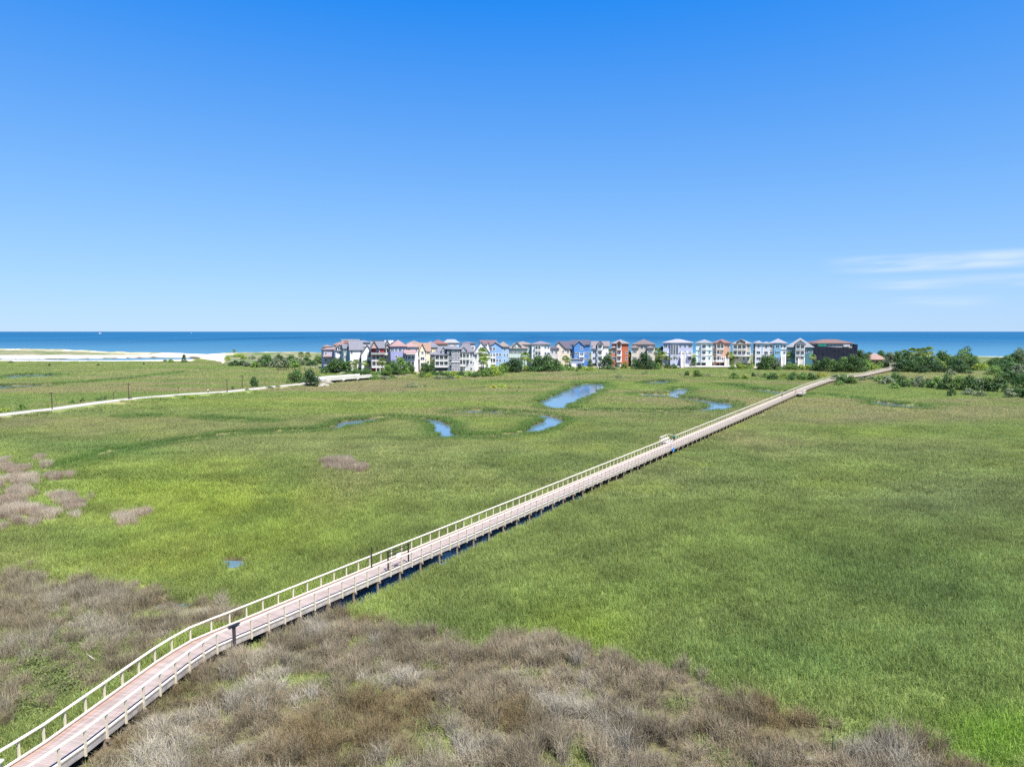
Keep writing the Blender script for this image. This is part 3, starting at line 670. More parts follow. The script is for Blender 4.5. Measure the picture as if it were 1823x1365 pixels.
MB().tube([(0, 0, 0), (0, 0, 2.0)], [.055, .05], 8).build('shaft', BLACK, pb); MB().box(-.1, .1, -.1, .1, 0, .03).build('foot_plate', BLACK, pb)
i = bwpos(gp(458, 1130, ZD)[1]); p = Vector(off(i, BWH + .17, ZD)); dv = Vector(off(i + 1, 0, 0)) - Vector(off(i, 0, 0))
ft = thing('viewing_stand', 'dark post with a flat black tray top fixed outside the right rail', 'stand', tuple(p), math.atan2(dv.y, dv.x))
MB().box(-.09, .09, -.07, .07, -.5, 1.22).build('post', mat('dark_timber', s(66, 58, 62), .7, .2), ft); MB().box(-.45, .45, -.14, .14, 1.22, 1.27).box(-.2, .2, -.12, .12, 1.08, 1.22).build('tray', BLACK, ft)
MB().box(-.16, .16, .075, .2, -.3, .12).build('box', mat('slate_box', s(74, 88, 98), .6, .1), ft)
x, y = gp(6, 1357, ZD + .95); nw = thing('newel_post', 'thick pale post with a flat white cap at the near left corner', 'post', (x - .3, y, .5))
MB().box(-.11, .11, -.11, .11, -.3, 1.95).build('shaft', POSTM, nw); MB().box(-.2, .2, -.2, .2, 1.95, 2.02).build('cap', TRIM, nw)
x, y = gp(1481, 1366, 0); st = thing('survey_stake', 'thin dark green stake standing in bare sand in the foreground', 'stake', (x, y, gz(x, y)))
MB().tube([(0, 0, -.2), (0, 0, 1.25)], [.03, .027], 8).build('shaft', mat('green_stake', s(44, 66, 48), .5, .1), st); MB().tube([(0, 0, 1.25), (0, 0, 1.29)], [.04, .035], 8).build('cap', BLACK, st)
x, y = gp(163, 1187, .3); dw = MB(); dw.tube([(-.4, .3, .55), (-.1, 0, .62), (.2, -.2, .6), (.5, -.3, .5)], [.03, .05, .045, .02], 6); dw.tube([(-.1, 0, .62), (-.35, .05, .8)], [.03, .01], 6)
o = dw.build('driftwood', mat('bleached_wood', s(150, 142, 130), .9, .2, 8)); o.location = (x, y, gz(x, y)); tag(o, 'bleached crooked driftwood branch lying in the brush left of the boardwalk', 'driftwood')

# ------------------------------------------------------------------ people
def skin_person(name, label, loc, rz, pose, colors, group=None, s_=1.0):
    """pose: dict of joints overriding the standing default; one continuous skinned body, clothing and hair as children"""
    J = {'pel': (0, 0, .95), 'spi': (0, .01, 1.18), 'che': (0, 0, 1.40), 'nec': (0, -.01, 1.52), 'hed': (0, -.03, 1.66), 'top': (0, -.02, 1.74),
         'lhi': (.09, 0, .90), 'lkn': (.1, -.03, .50), 'lan': (.1, .02, .09), 'lto': (.11, -.14, .03), 'rhi': (-.09, 0, .90), 'rkn': (-.1, -.03, .50), 'ran': (-.1, .02, .09), 'rto': (-.11, -.14, .03),
         'lsh': (.18, 0, 1.40), 'lel': (.23, .02, 1.13), 'lwr': (.24, -.06, .90), 'lha': (.24, -.09, .81), 'rsh': (-.18, 0, 1.40), 'rel': (-.23, .02, 1.13), 'rwr': (-.24, -.06, .90), 'rha': (-.24, -.09, .81)}
    J.update(pose)
    E_ = [('pel', 'spi'), ('spi', 'che'), ('che', 'nec'), ('nec', 'hed'), ('hed', 'top'), ('pel', 'lhi'), ('lhi', 'lkn'), ('lkn', 'lan'), ('lan', 'lto'), ('pel', 'rhi'), ('rhi', 'rkn'), ('rkn', 'ran'), ('ran', 'rto'),
          ('che', 'lsh'), ('lsh', 'lel'), ('lel', 'lwr'), ('lwr', 'lha'), ('che', 'rsh'), ('rsh', 'rel'), ('rel', 'rwr'), ('rwr', 'rha')]
    R = dict(pel=.13, spi=.125, che=.13, nec=.055, hed=.095, top=.07, lhi=.085, lkn=.058, lan=.04, lto=.035, rhi=.085, rkn=.058, ran=.04, rto=.035, lsh=.06, lel=.042, lwr=.03, lha=.03, rsh=.06, rel=.042, rwr=.03, rha=.03)
    t = thing(name, label, 'person', loc, rz, group); t.scale = (s_,) * 3
    def grown(nm, keys, k, m, lv=1):
        ks = [q for q in J if q in keys]; es = [(ks.index(a), ks.index(b)) for a, b in E_ if a in keys and b in keys]
        me = bpy.data.meshes.new(nm); me.from_pydata([J[q] for q in ks], es, [])
        o = bpy.data.objects.new(nm, me); C.objects.link(o); o.parent = t
        md = o.modifiers.new('skin', 'SKIN'); md.use_smooth_shade = True
        for q, v in zip(ks, me.skin_vertices[0].data): v.radius = (R[q] * k, R[q] * k)
        me.skin_vertices[0].data[0].use_root = True
        sb = o.modifiers.new('sub', 'SUBSURF'); sb.levels = lv; sb.render_levels = lv
        me.materials.append(m); return o
    grown('body', set(J), 1.0, colors['skin'])
    grown('shirt', {'pel', 'spi', 'che', 'lsh', 'rsh', 'lel', 'rel', 'lhi', 'rhi'}, 1.22, colors['top'])
    lg = {'pel', 'lhi', 'lkn', 'rhi', 'rkn'} | ({'lan', 'ran'} if colors.get('long') else set())
    grown('trousers' if colors.get('long') else 'shorts', lg, 1.18, colors['bottom'])
    hx, hy, hz = J['hed']; hb = MB()
    for a in range(6):
        for b in range(8):
            def pt(a_, b_):
                ph = a_ / 6 * PI * .62; th = b_ / 8 * 2 * PI; return (hx + .115 * math.sin(ph) * math.cos(th), hy + .02 + .125 * math.sin(ph) * math.sin(th), hz + .0 + .135 * math.cos(ph) + .02)
            hb.quad(pt(a, b), pt(a + 1, b), pt(a + 1, b + 1), pt(a, b + 1))
    hb.build('hair', colors['hair'], t, True); return t
SK = mat('skin', s(196, 150, 124), .6, .05); SK2 = mat('brown_skin', s(126, 84, 62), .6, .05)
HA = mat('black_hair', s(32, 28, 28), .5, .1); HB = mat('brown_hair', s(92, 66, 48), .5, .1)
def cloth(nm, c): return mat(nm, c, .85, .08, 12)
i = bwpos(gp(1203, 788, ZD)[1]); p = off(i, -.75, ZD)
skin_person('person', 'person in a teal shirt and dark shorts at the lookout on the boardwalk', p, 2.3, dict(lel=(.28, -.12, 1.18), lwr=(.2, -.34, 1.14), lha=(.17, -.42, 1.14), rkn=(-.12, -.16, .52), ran=(-.1, .1, .12), rto=(-.1, -.02, .03)),
            dict(skin=SK2, top=cloth('teal_cotton', s(38, 150, 128)), bottom=cloth('navy_cotton', s(34, 34, 52)), hair=HA))
i = bwpos(gp(1212, 795, ZD)[1]); p = off(i, .75, ZD)
skin_person('person', 'person in a pale green top and pink trousers walking by the right rail', p, 2.6, dict(lkn=(.1, -.2, .52), lan=(.1, -.2, .1), lto=(.1, -.35, .05), rkn=(-.1, .05, .5), ran=(-.1, .24, .14), rto=(-.1, .14, .03), rel=(-.26, -.08, 1.15), rwr=(-.2, -.26, 1.05), rha=(-.18, -.34, 1.02)),
            dict(skin=SK2, top=cloth('pale_green_cotton', s(206, 226, 200)), bottom=cloth('pink_cotton', s(226, 150, 176)), hair=HA, long=True))
fl = MB(); q = Vector(off(i - 1, BWH + .42, ZD - .15)); ng = 20
for a in range(ng):
    for b in range(8):
        def tp(a_, b_):
            A = a_ / ng * 2 * PI; B = b_ / 8 * 2 * PI; r = .33 + .13 * math.cos(B); return (r * math.cos(A), .13 * math.sin(B), r * math.sin(A))
        fl.quad(tp(a, b), tp(a, b + 1), tp(a + 1, b + 1), tp(a + 1, b))
o = fl.build('swim_ring', mat('blue_vinyl', s(30, 104, 178), .35, .05), None, True); o.location = q; o.rotation_euler.z = math.atan2(dirb[1], dirb[0]); tag(o, 'round blue swim ring hanging outside the right rail below two walkers', 'swim ring')
i = bwpos(gp(1392, 708, ZD)[1]); skin_person('person', 'person in dark clothes walking alone on the far boardwalk', off(i, -.1, ZD), 2.6, dict(lkn=(.1, -.2, .52), lan=(.1, -.18, .1), lto=(.1, -.33, .05), ran=(-.1, .24, .14), rto=(-.1, .14, .03)),
            dict(skin=SK, top=cloth('charcoal_cotton', s(70, 68, 76)), bottom=cloth('grey_cotton', s(110, 106, 110)), hair=HB, long=True))
i = bwpos(gp(1430, 702, ZD)[1]); skin_person('person', 'person in a maroon top standing at the farther lookout of the boardwalk', off(i, BWH + .5, ZD), .9, dict(lel=(.28, -.1, 1.18), lwr=(.2, -.3, 1.2), lha=(.17, -.38, 1.22)),
            dict(skin=SK, top=cloth('maroon_cotton', s(112, 62, 70)), bottom=cloth('sand_cotton', s(180, 168, 150)), hair=HB))
x, y = gp(370.5, 700, 1.0); skin_person('person', 'person in a white shirt and dark trousers walking on the causeway road', (x, y, gz(x, y) + .03), 1.2, dict(lkn=(.1, -.2, .52), lan=(.1, -.18, .1), lto=(.1, -.33, .05), ran=(-.1, .24, .14), rto=(-.1, .14, .03)),
            dict(skin=SK, top=cloth('white_cotton', s(236, 236, 236)), bottom=cloth('black_cotton', s(44, 44, 60)), hair=HB, long=True))
for k, (px_, py_) in enumerate([(28, 638.5), (52, 640.2), (100, 637.4), (203, 636.2), (258, 630.8), (269.5, 632.4), (240, 636.4)]):
    x, y = gp(px_, py_ + 1.6, .6); m_ = cloth(['red_swimsuit', 'navy_swimsuit', 'black_swimsuit'][k % 3], [s(120, 50, 50), s(40, 44, 70), s(40, 40, 44)][k % 3])
    skin_person('person', 'tiny dark figure standing far off on the bright white beach', (x, y, gz(x, y)), k * 1.3, {}, dict(skin=SK, top=m_, bottom=m_, hair=HB), 'people on the distant beach')
# ================================================================== CAUSEWAY ROAD, BRIDGE, POLES
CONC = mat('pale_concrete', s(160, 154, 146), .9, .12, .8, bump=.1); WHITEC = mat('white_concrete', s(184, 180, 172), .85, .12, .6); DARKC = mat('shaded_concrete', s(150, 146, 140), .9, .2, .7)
rd = MB(); R_ = resample(ROAD, 4.0)
for a, b, c in zip(R_[:-2], R_[1:-1], R_[2:]):
    def nrm(p, q): L_ = math.dist(p, q); return ((q[1] - p[1]) / L_, -(q[0] - p[0]) / L_)
    n0, n1 = nrm(a, b), nrm(b, c); W_ = 2.9
    rd.quad((a[0] - n0[0] * W_, a[1] - n0[1] * W_, 1.03), (a[0] + n0[0] * W_, a[1] + n0[1] * W_, 1.03), (b[0] + n1[0] * W_, b[1] + n1[1] * W_, 1.03), (b[0] - n1[0] * W_, b[1] - n1[1] * W_, 1.03))
tag(rd.build('causeway_road', CONC), kind='structure')
bd_ = Vector((E2[0] - E1[0], E2[1] - E1[1], 0)); BL = bd_.length; bz = math.atan2(bd_.y, bd_.x)
br = thing('road_bridge', 'low white concrete road bridge over the tidal creek in front of the houses', 'bridge', (E1[0], E1[1], 0), bz)
MB().box(-1, BL + 1, -4, 4, 1.5, 2.05).build('deck', WHITEC, br)
for y0 in (-4.25, 3.95): MB().box(-1, BL + 1, y0, y0 + .3, 1.35, 2.9).build('parapet', WHITEC, br)
for x in (BL * .36, BL * .70): MB().box(x - .45, x + .45, -3.9, 3.9, -1.6, 1.495).box(x - .6, x + .6, -4.4, 4.4, 1.0, 1.34).build('pier', WHITEC, br)
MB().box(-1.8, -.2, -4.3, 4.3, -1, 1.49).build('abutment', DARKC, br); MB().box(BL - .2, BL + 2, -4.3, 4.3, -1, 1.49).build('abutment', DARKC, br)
ROCKM = mat('riprap_stone', s(140, 134, 124), .95, .3, 1.5)
def rock_mesh(seed, r):
    q = random.Random(seed); m = MB(); n = 7
    pts = [[(r * (.75 + .4 * q.random()) * math.sin(PI * a / 5) * math.cos(2 * PI * b / n), r * (.75 + .4 * q.random()) * math.sin(PI * a / 5) * math.sin(2 * PI * b / n), .7 * r * math.cos(PI * a / 5)) for b in range(n)] for a in range(6)]
    for a in range(5):
        for b in range(n): m.quad(pts[a][b], pts[a + 1][b], pts[a + 1][(b + 1) % n], pts[a][(b + 1) % n])
    return m.mesh('rock')
for k, (px_, py_) in enumerate([(569, 685.5), (572, 688), (576, 686), (579, 684), (582, 687), (585, 683), (575, 683)]):
    x, y = gp(px_, py_, .3); o = link('riprap_rock', rock_mesh(k, 1.0 + .35 * (k % 3)), ROCKM, None, (x, y, max(gz(x, y), -.2) + .3)); tag(o, 'pale grey boulder heaped at the near foot of the bridge', 'rock', 'boulders at the foot of the road bridge')
POLEM = mat('dark_pole_wood', s(74, 62, 54), .9, .2, 3)
for (px_, yb, yt, lab) in [(93, 729, 698, 'tall dark timber pole nearest the left edge beside the causeway road'), (229.5, 711, 682, 'tall dark timber pole beside a low bush midway along the causeway road'), (404.5, 698.5, 675, 'dark timber pole with crossbar on the near side of the causeway road'),
                          (431.5, 690.5, 668, 'dark timber pole beyond the causeway left of a round dark bush'), (518.5, 684.5, 667, 'slim dark pole rising before the trees at the bridge'), (202.5, 712, 699, 'short thin post beyond the causeway road left of a tall pole'),
                          (317.8, 701, 689.5, 'short thin post beside the walker on the causeway road'), (472, 686, 675.5, 'short thin post behind the causeway right of a round bush')]:
    x, y = gp(px_, yb, .9); z = gz(x, y); h = zpx(yt, y) - z; t = thing('utility_pole' if h > 4 else 'marker_post', lab, 'pole', (x, y, z), random.random())
    r = .17 if h > 4 else .1
    MB().tube([(0, 0, -.4), (0, 0, h)], [r, r * .75], 8).build('shaft', POLEM, t)
    if h > 4: MB().box(-.75, .75, -.08, .08, h - .35, h - .2).build('crossarm', POLEM, t)
    else: MB().box(-.16, .16, -.16, .16, h, h + .08).build('cap', POLEM, t)
# broken pier and its row of posts
x, y = gp(494, 661, 0); pr = thing('ruined_pier', 'broken dark timber pier standing in the marsh before the dune scrub', 'pier', (x, y, 0), .12)
DKW = mat('black_timber', s(48, 46, 40), .9, .2)
MB().box(-.3, 2.6, -1, 1, 1.9, 2.2).box(3.3, 5.6, -1, 1, 1.7, 2.0).build('deck', DKW, pr)
for xx in (0, .9, 2.1, 3.4, 4.4, 5.4):
    MB().tube([(xx, -.8, -.5), (xx, -.8, 1.9 if xx < 3 else 1.7)], [.16, .14], 6).build('pile', DKW, pr)
for k, px_ in enumerate([513.5, 520, 525, 533.5, 542.5, 552.5, 561.5]):
    x, y = gp(px_, 659.5 - k * .35, 0); t = thing('pier_post', 'short dark stump in the row leading from the broken pier to the houses', 'post', (x, y, gz(x, y)), .2 * k, 'stumps beside the broken pier')
    MB().tube([(0, 0, -.4), (0, 0, 1.5)], [.2, .18], 6).build('shaft', DKW, t); MB().box(-.45, .45, -.25, .25, 1.5, 1.7).build('cap', DKW, t)

# ================================================================== HOUSES
GLASS = mat('window_glass', s(58, 70, 88), .12, .05, 1., spec=.6); SHUT = {}
FR = mat('white_window_frame', s(228, 228, 226), .5, .03)
OPEN_SHADE = mat('opening_shade', s(34, 34, 42), .8, .1)  # flat dark colour standing for the shade inside open garages
CACHE = {}
def cached(key, fn):
    if key not in CACHE: CACHE[key] = fn()
    return CACHE[key]
def win_mesh(w, h):
    def f():
        me = MB().box(-w / 2 - .14, w / 2 + .14, -.07, 0, 0, .14).box(-w / 2 - .14, w / 2 + .14, -.07, 0, h - .12, h).box(-w / 2 - .14, -w / 2, -.06, 0, .14, h - .12).box(w / 2, w / 2 + .14, -.06, 0, .14, h - .12).box(-.04, .04, -.05, 0, .14, h - .12).mesh('window'); me.materials.append(FR); return me
    return cached(('w', round(w, 2), round(h, 2)), f)
def pane_mesh(w, h):
    def f():
        me = MB().box(-w / 2, -.04, -.025, 0, .14, h - .12).box(.04, w / 2, -.025, 0, .14, h - .12).mesh('pane'); me.materials.append(GLASS); return me
    return cached(('p', round(w, 2), round(h, 2)), f)
def add_window(par, x, y, z, w, h, rz=0, kind='window', shut=None):
    w = round(w * 5) / 5; h = round(h * 5) / 5
    f = link(kind, win_mesh(w, h), None, par, (x, y, z)); f.rotation_euler.z = rz
    g = link('pane', pane_mesh(w, h), None, f)
    if shut is not None:
        sh = cached(('s', w, h, shut.name), lambda: (lambda me: (me.materials.append(shut), me)[1])(MB().box(-w / 2 - .62, -w / 2 - .16, -.06, 0, .05, h - .05).box(w / 2 + .16, w / 2 + .62, -.06, 0, .05, h - .05).mesh('shutters')))
        link('shutters', sh, None, f)
def rail_mesh(x0, x1, y0, y1, z):
    m = MB(); m.box(x0, x1, y0, y0 + .08, z + .98, z + 1.08); m.box(x0, x1, y0, y0 + .06, z + .1, z + .18)
    for xs in (x0, x1 - .08): m.box(xs, xs + .08, y0 + .08, y1, z + .98, z + 1.08)
    n = max(3, int((x1 - x0) / .22))
    for k in range(n + 1):
        x = x0 + .02 + (x1 - x0 - .1) * k / n; m.box(x, x + .07, y0 + .01, y0 + .05, z + .18, z + .98)
    return m
def roof_hip(m, x0, x1, y0, y1, ze, zp, ov=.7, flat=0):
    X0, X1, Y0, Y1 = x0 - ov, x1 + ov, y0 - ov, y1 + ov; w = X1 - X0; d = Y1 - Y0; cx = (X0 + X1) / 2; cy = (Y0 + Y1) / 2
    r = min(w, d) / 2 * (1 - flat); a = [(X0, Y0), (X1, Y0), (X1, Y1), (X0, Y1)]; b = [(X0 + r, Y0 + r), (X1 - r, Y0 + r), (X1 - r, Y1 - r), (X0 + r, Y1 - r)]
    n = len(m.v); m.v += [(x, y, ze) for x, y in a] + [(x, y, ze + .28) for x, y in a] + [(x, y, zp) for x, y in b]
    m.f.append((n + 3, n + 2, n + 1, n))
    for i in range(4):
        j = (i + 1) % 4; m.f += [(n + i, n + j, n + 4 + j, n + 4 + i), (n + 4 + i, n + 4 + j, n + 8 + j, n + 8 + i)]
    m.f.append((n + 8, n + 9, n + 10, n + 11))
def roof_gable(m, wallm, x0, x1, y0, y1, ze, zp, ov=.6, axis='y', th=.28):
    if axis == 'y':
        cx = (x0 + x1) / 2; sl = (zp - ze) / (cx - x0)
        for sg in (-1, 1):
            e = cx + sg * (cx - x0 + ov); zl = ze - ov * sl
            n = len(m.v); P8 = [(cx, y0 - ov, zp), (e, y0 - ov, zl), (e, y1 + ov, zl), (cx, y1 + ov, zp)]
            m.v += P8 + [(x, y, z + th) for x, y, z in P8]
            q = [(3, 2, 1, 0), (4, 5, 6, 7), (0, 1, 5, 4), (1, 2, 6, 5), (2, 3, 7, 6), (3, 0, 4, 7)]
            m.f += [tuple(n + i for i in (f if sg < 0 else f[::-1])) for f in q]
        for y in (y0, y1): wallm.tri((x0, y, ze), (x1, y, ze), (cx, y, zp - .01))
    else:
        cy = (y0 + y1) / 2; sl = (zp - ze) / (cy - y0)
        for sg in (-1, 1):
            e = cy + sg * (cy - y0 + ov); zl = ze - ov * sl
            n = len(m.v); P8 = [(x0 - ov, cy, zp), (x0 - ov, e, zl), (x1 + ov, e, zl), (x1 + ov, cy, zp)]
            m.v += P8 + [(x, y, z + th) for x, y, z in P8]
            q = [(3, 2, 1, 0), (4, 5, 6, 7), (0, 1, 5, 4), (1, 2, 6, 5), (2, 3, 7, 6), (3, 0, 4, 7)]
            m.f += [tuple(n + i for i in (f[::-1] if sg < 0 else f)) for f in q]
        for x in (x0, x1): wallm.tri((x, y0, ze), (x, y1, ze), (x, cy, zp - .01))
WM = {}
def wmat(c, kind='clapboard'):
    k = ('wall',) + c
    if k not in WM: WM[k] = mat('%s_%d_%d_%d' % ((kind,) + c), tuple((.84 * q + .16 * sum(s(*c)) / 3) * (.78 if kind == 'clapboard' else .5) for q in s(*c)), .8, .07, 1.2, stretch=(.4, .4, 6))
    return WM[k]
def rmat(c):
    k = ('roof',) + c
    if k not in WM: WM[k] = mat('shingles_%d_%d_%d' % c, tuple((.6 * q + .4 * sum(s(*c)) / 3) * .40 for q in s(*c)), .9, .22, 2.5, stretch=(1, 1, 3))
    return WM[k]
HOUSES = []
def house(label, short, D, blocks, rz=0., extras=(), name='beach_house', cat='house', group='beach houses behind the marsh', shut=None):
    xs = [b[0] for b in blocks] + [b[1] for b in blocks]; xc = (min(xs) + max(xs)) / 2
    ox = xpx(xc, D); z0 = 1.0
    root = thing(name, label, cat, (ox, D, 0), rz * .5 - math.atan2(ox, D), group); HOUSES.append((xc, min(xs), max(xs), D, short))
    k = D / F
    for bi, b in enumerate(blocks):
        bx0, bx1, base, eave, peak, yo, dep, rt, rc, wc, floors = b
        x0 = xpx(bx0, D + yo) - ox; x1 = xpx(bx1, D + yo) - ox; ze = zpx(eave, D + yo); zp = zpx(peak, D + yo + (dep / 2 if rt != 'gf' else 0)); zb = zpx(base, D + yo) if base else 0.2
        wm = MB(); wm.box(x0, x1, yo, yo + dep, zb, ze); rm = MB()
        if rt == 'hip': roof_hip(rm, x0, x1, yo, yo + dep, ze, max(zp, ze + .8))
        elif rt == 'flat': rm.box(x0 - .4, x1 + .4, yo - .4, yo + dep + .4, ze, ze + .45)
        elif rt == 'mansard': roof_hip(rm, x0, x1, yo, yo + dep, ze, max(zp, ze + .8), flat=.45)
        elif rt == 'gf': roof_gable(rm, wm, x0, x1, yo, yo + dep, ze, max(zp, ze + 1), axis='y')
        elif rt == 'gs': roof_gable(rm, wm, x0, x1, yo, yo + dep, ze, max(zp, ze + 1), axis='x')
        wm.build('wall', wmat(wc), root)
        if rm.v: rm.build('roof', rmat(rc), root)
        n = len(floors)
        if n:
            fh = (ze - zb) / n
            for fi, row in enumerate(floors):
                fz = zb + fh * fi; bw = (x1 - x0) / len(row); j = 0
                while j < len(row):
                    ch = row[j]; cx = x0 + bw * (j + .5)
                    hh = min(1.9, fh - 1.2) if fh > 2.4 else max(.8, fh - .5); sill = fz + min(.95, (fh - hh) / 2)
                    if ch == 'w': add_window(root, cx, yo, sill, min(1.2, bw * .6), hh)
                    elif ch == 'd': add_window(root, cx, yo, sill, min(2.2, bw * .7), hh)
                    elif ch == 't': add_window(root, cx, yo, sill, min(1.2, bw * .45), hh, shut=shut or wmat((70, 80, 96), 'shutter'))
                    elif ch == 'T': add_window(root, cx, yo, fz + .4, min(1.5, bw * .75), min(fh * 1.75, ze - fz - .8))
                    elif ch in 'gG':
                        MB().box(cx - min(2.6, bw * .85) / 2, cx + min(2.6, bw * .85) / 2, yo - .05, yo, max(fz, .9) + .02, min(fz + fh - .5, fz + 2.9)).build('garage_front', OPEN_SHADE if ch == 'g' else TRIM, root)
                    elif ch in 'bB':
                        e = j
                        while e + 1 < len(row) and row[e + 1] in 'bB': e += 1
                        xa, xb = x0 + bw * j, x0 + bw * (e + 1); pj_ = 1.9
                        bal = MB().box(xa, xb, yo - pj_, yo - .002, fz - .28, fz).build('balcony', TRIM, root)
                        rail_mesh(xa, xb, yo - pj_, yo - .002, fz).build('railing', TRIM, bal)
                        nc = max(2, (e - j + 2)); zt = min(fz + fh - .285, ze - .02)
                        for c in range(nc):
                            xx = xa + .12 + (xb - xa - .24) * c / (nc - 1); MB().box(xx - .11, xx + .11, yo - pj_ + .1, yo - pj_ + .32, fz + .002, zt).build('column', TRIM, bal)
                        if fi == n - 1: MB().box(xa - .1, xb + .1, yo - pj_ - .1, yo - .003, zt + .002, zt + .3).build('canopy', rmat(rc), bal)
                        for q in range(j, e + 1): add_window(root, x0 + bw * (q + .5), yo, fz + .12, min(2.0, bw * .72), min(2.3, fh - .7), kind='glazed_door' if ch == 'b' else 'window')
                        j = e
                    j += 1
            # side walls: two plain windows a floor
            for fi in range(1, n):
                fz = zb + fh * fi
                for t in (.3, .7):
                    if dep > 5:
                        add_window(root, x0, yo + dep * t, fz + .9, 1.0, min(1.5, fh - 1.1), rz=-PI / 2); add_window(root, x1, yo + dep * t, fz + .9, 1.0, min(1.5, fh - 1.1), rz=PI / 2)
    for e in extras:
        if e[0] == 'stairs':     # two white stringer walls and a flight between them, coming down towards the marsh
            _, px0, px1, ytop, yo = e; xa = xpx(px0, D) - ox; xb = xpx(px1, D) - ox; zt = zpx(ytop, D); n_ = 12; run = zt * 1.15
            m = MB()
            for i in range(n_): m.box(xa + .2, xb - .2, yo - run * (i + 1) / n_, yo - run * i / n_, .2, zt * (1 - (i + .5) / n_) + .4)
            st_ = m.build('stairs', WHITEC, root)
            for xx in (xa, xb - .2):
                m = MB(); nn_ = len(m.v); m.v += [(xx, yo, .1), (xx + .2, yo, .1), (xx + .2, yo, zt + 1.2), (xx, yo, zt + 1.2), (xx, yo - run - .4, .1), (xx + .2, yo - run - .4, .1), (xx + .2, yo - run - .4, 1.5), (xx, yo - run - .4, 1.5)]
                m.f += [(0, 1, 2, 3), (7, 6, 5, 4), (0, 4, 5, 1), (3, 2, 6, 7), (0, 3, 7, 4), (1, 5, 6, 2)]; m.build('stringer_wall', TRIM, st_)
        elif e[0] == 'chimney':
            _, px0, yt, yo, c = e; xx = xpx(px0, D + yo) - ox; zt = zpx(yt, D + yo); MB().box(xx - .6, xx + .6, yo - .5, yo + .5, zt - 4, zt).build('chimney', wmat(c, 'chimney'), root)
        elif e[0] == 'band':     # horizontal moulding right across the front
            _, px0, px1, yy, yo = e; MB().box(xpx(px0, D) - ox, xpx(px1, D) - ox, yo - .35, yo - .004, zpx(yy, D) - .15, zpx(yy, D) + .15).build('cornice', TRIM, root)
        elif e[0] == 'porch':    # lean-to porch roof
            _, px0, px1, yt, yb, yo, pr_, c = e; xa = xpx(px0, D) - ox; xb = xpx(px1, D) - ox; za, zb_ = zpx(yt, D), zpx(yb, D - pr_); m = MB()
            m.v += [(xa, yo - .003, za), (xb, yo - .003, za), (xb, yo - pr_, zb_), (xa, yo - pr_, zb_), (xa, yo - .003, zb_ - .2), (xb, yo - .003, zb_ - .2), (xb, yo - pr_, zb_ - .2), (xa, yo - pr_, zb_ - .2)]
            m.f += [(3, 2, 1, 0), (4, 5, 6, 7), (0, 4, 7, 3), (1, 2, 6, 5), (2, 3, 7, 6), (0, 1, 5, 4)]; m.build('porch_roof', rmat(c), root)
    return root
W = (232, 230, 226)
# ---- front row, left cluster
house('lavender grey house with a pink roofed turret at the left end of the row', 'lavender turret house', 425, [(577, 606, 0, 622.5, 616, 0, 12, 'hip', (196, 160, 158), (176, 172, 196), ['.ww.', 'w.dw', 'w.dw']), (581, 594, 622, 617.5, 613.5, 3, 6, 'hip', (190, 150, 140), (206, 200, 206), ['www'])], .25, [('band', 576, 606, 634, 0), ('porch', 575, 592, 632, 634.5, 0, 2.5, (196, 160, 158))])
house('pale lilac three storey house with a dusty pink roof beside the turret house', 'pale lilac house', 415, [(598, 614, 0, 623.5, 616, 0, 13, 'hip', (200, 164, 164), (226, 226, 240), ['.d.', '.d.', '.w.', '.w.']), (600, 608, 624, 617, 614, -1, 6, 'gf', (196, 160, 158), (230, 226, 236), ['d'])], .2)
house('pale green house with a grey roof left of the tall white house', 'pale green left house', 408, [(612.5, 628, 0, 620.5, 613, 0, 14, 'gs', (150, 152, 170), (176, 196, 190), ['.g.', 'w.w', 'd.w', 'w.w'])], .2, [('stairs', 616, 622, 645, 0)])
house('tall plain white house with a broad grey gabled roof', 'tall white house', 400, [(624, 646, 0, 622.5, 607, 0, 15, 'gs', (158, 158, 176), (238, 236, 230), ['....', '.w..', '....', 'w..w']), (632, 645, 664, 643, 637.5, -4, 4, 'hip', (152, 148, 172), (230, 226, 220), ['gg'])], .15)
house('white house with a steep front gable left of the red house', 'white gabled house', 392, [(644, 665, 0, 630, 614, 0, 13, 'gf', (168, 166, 182), (240, 236, 232), ['.G..', '.ww.', '.ww.', '..w.'])], .05, [('porch', 655, 668, 627, 632, 0, 3, (158, 166, 170))])
house('deep red house with white balconies and grey gabled roofs', 'red house', 388, [(662, 684, 0, 619.5, 608, 0, 13, 'gs', (150, 154, 172), (164, 44, 54), ['.b.', 'bbb', 'bbb', '.d.']), (660, 672, 620, 618, 607.5, -1.2, 9, 'gf', (154, 156, 170), (196, 160, 160), [])], .05, [('porch', 661, 685, 627.5, 631, 0, 3.2, (150, 160, 160))])
house('pale cream house with grey gables between the red and the pink roofed houses', 'cream gabled house', 392, [(683, 698, 0, 619.5, 606, 0, 14, 'gf', (152, 152, 178), (226, 226, 206), ['.g.', 'w.w', 'd.w', 'bb.']), (686, 692, 620, 616, 612, -1.5, 5, 'gf', (150, 152, 172), (190, 170, 160), [])], .05)
house('lavender house with a big pink hipped roof and white right wing', 'pink roofed lavender house', 388, [(696, 723, 0, 617, 605, 0, 16, 'hip', (218, 160, 156), (150, 154, 206), ['.G..', '.w.w', '.w.w', 'dwdw']), (720, 745, 0, 618, 609.5, 1.2, 14, 'hip', (222, 168, 162), (228, 222, 232), ['.gg.', 'bbb.', 'wbb.', 'dd.w'])], 0, [('porch', 719, 741, 623, 628.5, 0, 3, (222, 164, 160))])
